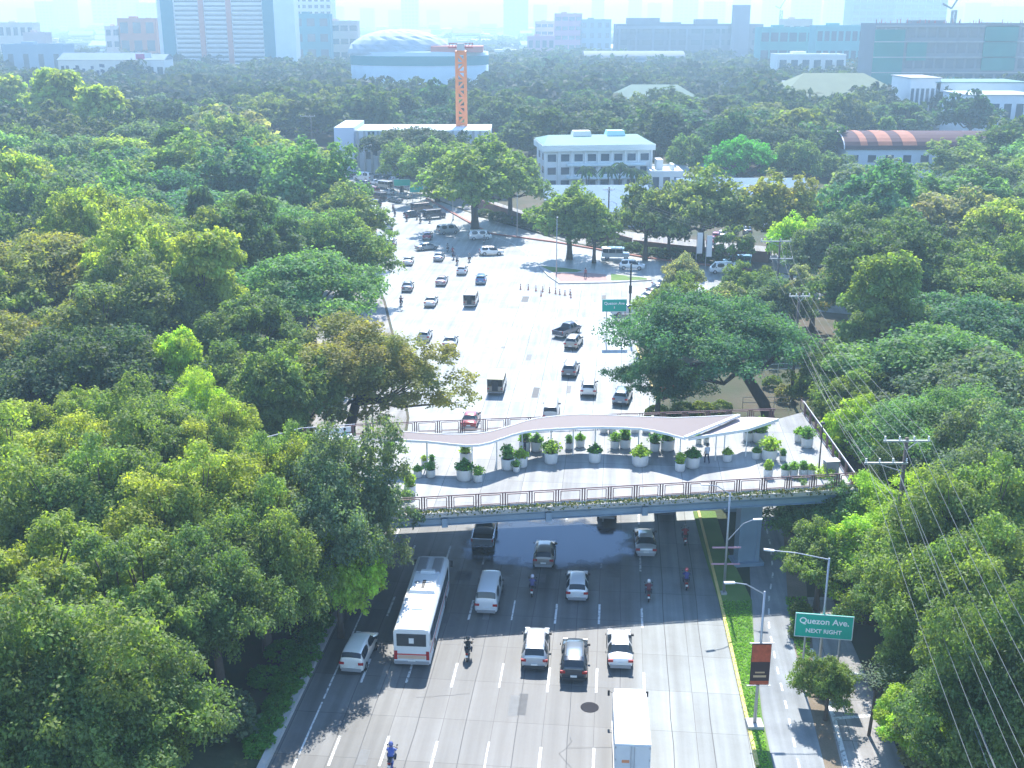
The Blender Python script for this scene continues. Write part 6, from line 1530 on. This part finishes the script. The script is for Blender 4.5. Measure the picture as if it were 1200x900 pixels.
# hall with rusty arched roof
e, W, H_ = building('arched_hall', 990, 1196, 212, 0, 20, (.66, .74, .82), 'white hall with a rusty maroon arched roof', 1, 10, roof='arch', rcol=(.12, .055, .07), h=8.5, ww=.45, wh=.35, zlo=3)
for s in (-1, 1):
    n = 12; vs = []
    for k in range(n + 1):
        a = math.pi * k / n
        for q in (.0, .5): vs.append((s * (W / 2 + .55 + q * .6), -math.cos(a) * 10.8, H_ + .15 + math.sin(a) * 4.15))
    MB().add(vs, [(2 * k, 2 * k + 1, 2 * k + 3, 2 * k + 2) for k in range(n)]).build('roof_trim', M['white'], e)
for x0, x1 in ((-.32, -.24), (-.18, -.1), (-.42, -.38)):
    n = 12; vs = []
    for k in range(1, n): a = math.pi * k / n; vs += [(W * x0, -math.cos(a) * 10.55, H_ + .04 + math.sin(a) * 4.05), (W * x1, -math.cos(a) * 10.55, H_ + .04 + math.sin(a) * 4.05)]
    MB().add(vs, [(2 * k, 2 * k + 1, 2 * k + 3, 2 * k + 2) for k in range(n - 2)]).build('rust_panel', plain('rust', (.30, .10, .05), .8, var=.4, scale=.5), e)
# green roofed halls
building('green_hall', 712, 830, 138, 100, 34, (.5, .52, .5), 'pale green hipped roof of a hall behind the tree belt', roof='hip', rcol=(.20, .32, .25), h=6)
building('green_hall', 915, 1062, 140, 98, 40, (.5, .52, .5), 'wide khaki green hipped roof left of the white warehouse', roof='hip', rcol=(.24, .30, .18), h=10)
building('green_hall', 860, 925, 128, 90, 30, (.5, .55, .6), 'pale blue grey vaulted roof between the two green ones', roof='arch', rcol=(.26, .34, .40), h=7)
building('green_hall', 685, 802, 92, 58, 30, (.45, .50, .56), 'long low grey roof in front of the massive grey block', roof='arch', rcol=(.27, .32, .38), h=13)
for i, (x0, x1, yb, yt, c, rc, l) in enumerate(((1065, 1100, 150, 92, (.72, .74, .75), (.7, .7, .7), 'white cubic block beside the teal roofed warehouse'), (1095, 1200, 150, 97, (.62, .68, .72), (.25, .45, .43), 'teal roofed white warehouse at the picture edge'), (1130, 1215, 160, 112, (.66, .72, .78), (.7, .75, .8), 'pale blue office wing at the picture edge below the warehouse'))):
    building('warehouse', x0, x1, yb, yt, 24, c, l, 1, 6, roof='shed', rcol=rc)
building('low_house', 910, 990, 108, 66, 20, (.70, .72, .68), 'white low building left of the netted construction site', 2, 6)
building('apartment_block', 955, 1020, 100, 32, 20, (.12, .36, .36), 'teal windowed block with an orange roof behind the dark tree', 3, 8, ww=.7)
building('apartment_block', 890, 955, 96, 34, 20, (.1, .34, .32), 'green blue low block right of the massive grey one', 3, 6, ww=.8)
building('apartment_block', 915, 950, 88, 24, 12, (.62, .52, .42), 'small tan block on the skyline under a thin crane', 2, 3)
# massive grey block
e, W, H_ = building('grey_block', 722, 893, 84, 30, 30, (.15, .165, .19), 'massive grey concrete block with a tall slab tower', 4, 12, ww=.75, wh=.45)
MB().box(-W * .42, -W * .2, -8, 8, H_, H_ + 6).box(W * .05, W * .2, -6, 8, H_, H_ + 5).build('roof_unit', M['wall'], e, col=(.18, .2, .23))
MB().box(W * .28, W * .40, -18, -15.1, 0, H_ + 16).build('tower_slab', M['wall'], e, col=(.22, .24, .28))
MB().box(W * .30, W * .33, -18.2, -18.01, H_ * .5, H_ + 15).build('tower_groove', M['wall'], e, col=(.2, .22, .26))
MB().box(-W * .5, W * .26, -15.6, -15.05, H_ - 2.5, H_ - .3).build('cornice', M['wall'], e, col=(.24, .26, .3))
for k in range(7): x = -W * .48 + k * W * .115; MB().box(x - .8, x + .8, -16, -15.05, 0, H_ - 2.6).build('column', M['wall'], e, col=(.22, .24, .28))
# netted construction building
e, W, H_ = building('unfinished_building', 1022, 1215, 120, 30, 26, (.20, .21, .22), 'unfinished concrete frame building wrapped in teal netting', 5, 16, ww=.78, wh=.62)
for x0, x1, z0, z1, dy in ((-.5, -.32, 0, .95, .8), (-.32, .02, .02, .34, .6), (.02, .3, .0, .2, .7), (.16, .36, .42, 1.0, .9), (-.3, -.18, .55, .8, .5)):
    MB().box(W * x0, W * x1, -13 - dy, -13.2, H_ * z0, H_ * z1).build('safety_net', M['net'], e)
m = MB()
for k in range(5): m.box(-W * .5, W * .5, -13.9, -13.1, H_ * (k + 1) / 5 - .5, H_ * (k + 1) / 5)
m.build('floor_slab', M['concrete'], e)
m = MB(); rs = np.random.default_rng(7)
for k in range(60): x = rs.uniform(-.5, .5) * W; m.box(x - .15, x + .15, -12, -11.7, H_, H_ + rs.uniform(1, 3.5))
m.build('rebar', M['redsteel'], e)
Y2 = 760
for x, l in ((1117, 'dark lattice tower crane over the netted building'), (915, 'thin distant lattice crane over the tan block')):
    Yc = Y2 if x > 1000 else 1500; e = empty('tower_crane', (xat(x, Yc, 40), Yc, 0)); tag(e, l, 'crane'); lattice(0, hgt(12, Yc), 2.4 if x > 1000 else 3, .5, 'mast', M['wire'])
    zz = hgt(10, Yc); MB().bar((-2, 0, zz), (6, 0, zz + 14), 1.0).bar((-2, 0, zz), (-8, 0, zz + 3), 1.0).build('jib', M['wire'], e)
building('pink_block', 650, 682, 72, 17, 20, (.5, .2, .28), 'pink block with striped floors on the skyline', 5, 4, ww=.8, wh=.4)
building('pink_block', 627, 656, 70, 26, 20, (.60, .46, .50), 'mauve striped block left of the pink one', 5, 4, ww=.85, wh=.4)
building('pink_block', 680, 716, 72, 24, 20, (.18, .28, .45), 'blue block right of the pink one', 4, 4, ww=.5)
building('pink_block', 618, 650, 78, 44, 14, (.5, .28, .34), 'low rose coloured block below the mauve one', 2, 4)
# glass offices and skyline towers
building('office_tower', 998, 1046, 62, -2, 40, (.14, .22, .32), 'blue glazed office tower on the skyline right of the grey block', 9, 6, ww=.85, wh=.6, hcap=110)
building('office_tower', 1040, 1108, 60, -2, 40, (.18, .26, .34), 'broad greenish blue office tower joined to the glazed one', 9, 8, ww=.85, wh=.55, hcap=110)
sky_t = [(42, 62, 38, 2), (64, 87, 36, -5), (108, 138, 37, -5), (139, 160, 36, -2), (160, 183, 40, 4), (422, 438, 36, 10), (470, 490, 38, -5), (455, 470, 34, 12), (590, 619, 42, -8), (625, 641, 36, 6), (694, 708, 36, -4), (737, 752, 34, 0), (760, 775, 33, 4), (790, 818, 36, -5), (826, 850, 34, 2), (895, 916, 33, -3), (930, 962, 36, -8), (968, 990, 35, -5), (1110, 1128, 33, 8), (1135, 1160, 35, 4), (1165, 1200, 36, 8), (500, 515, 33, 12), (548, 562, 32, 14), (380, 402, 34, 8), (20, 36, 33, 10), (655, 668, 33, 8), (860, 880, 32, -2)]
for i, (x0, x1, yb, yt) in enumerate(sky_t):
    teal = x0 == 590; c = (.10, .52, .48) if teal else random.choice([(.3, .36, .42), (.4, .42, .45), (.26, .33, .42)])
    building('skyline_tower', x0, x1, yb, yt, 40, c, 'teal netted tower alone on the skyline' if teal else 'pale blue tower fading into the haze on the skyline', 10, 5, ww=.6, wh=.5, group=None if teal else 'pale towers fading on the skyline', hcap=150)
# city carpet
rng = random.Random(5); taken = []
pc = [(.70, .68, .66), (.62, .60, .58), (.72, .64, .56), (.55, .60, .66), (.66, .44, .36), (.74, .74, .74), (.5, .35, .3), (.60, .66, .60)]
rcs = [(.36, .12, .09), (.5, .5, .5), (.45, .5, .55), (.28, .4, .36), (.6, .6, .6)]
BOXW = {}
nb = 0
for k in range(2600):
    a = 9 + 44 * rng.random() ** 1.3; y = 20 + a; Y = P(600, y).y; x = rng.uniform(-20, 1220); X = xat(x, Y)
    w_ = rng.uniform(12, 34) * (1 + Y / 5000); h_ = rng.uniform(6, 17) * (1.2 if Y > 1800 else 1)
    if Y < 980: continue
    if any(abs(X - q[0]) < (w_ + q[2]) * .5 and abs(Y - q[1]) < 16 + Y * .015 for q in taken): continue
    taken.append((X, Y, w_)); c = rng.choice(pc); e = empty('city_building', (X, Y, 0), rng.uniform(-.3, .3)); rk = rng.random() < .45
    tag(e, 'small pale rooftop in the hazy low rise city below the skyline' if not rk else 'small gable roofed house in the hazy low rise city below the skyline', 'building', 'flat roofed blocks of the hazy city' if not rk else 'gable roofed houses of the hazy city')
    if 'w' not in BOXW:
        BOXW['w'] = MB().box(-.5, .5, -.5, .5, 0, 1).mesh('wall', M['wall'])
        m = MB()
        for i in range(3): m.box(-.46, .46, -.51, -.501, .14 + i * .3, .27 + i * .3)
        BOXW['n'] = m.mesh('window_band', M['bglass']); BOXW['f'] = MB().box(-.52, .52, -.52, .52, 1, 1.05).box(-.2, .1, -.2, .2, 1.05, 1.2).mesh('roof', M['roofc'])
        BOXW['g'] = MB().add([(-.55, -.55, 1), (.55, -.55, 1), (.55, .55, 1), (-.55, .55, 1), (-.55, 0, 1.35), (.55, 0, 1.35)], [(0, 1, 5, 4), (2, 3, 4, 5), (0, 4, 3), (1, 2, 5)]).mesh('roof', M['roofc'])
    e.scale = (w_, rng.uniform(12, 24), h_)
    link('wall', BOXW['w'], e, col=c); link('window_band', BOXW['n'], e); link('roof', BOXW['g' if rk else 'f'], e, col=rng.choice(rcs) if rk else (.55, .55, .55)); nb += 1
    if nb >= 270: break
print('city', nb)
# grey shed under the near wood
building('shed', 130, 215, 0, 0, 6, (.45, .45, .45), 'grey metal roof glimpsed below the near trees', roof='gable', rcol=(.5, .5, .52), h=3.2, Y=67, cat='shed')
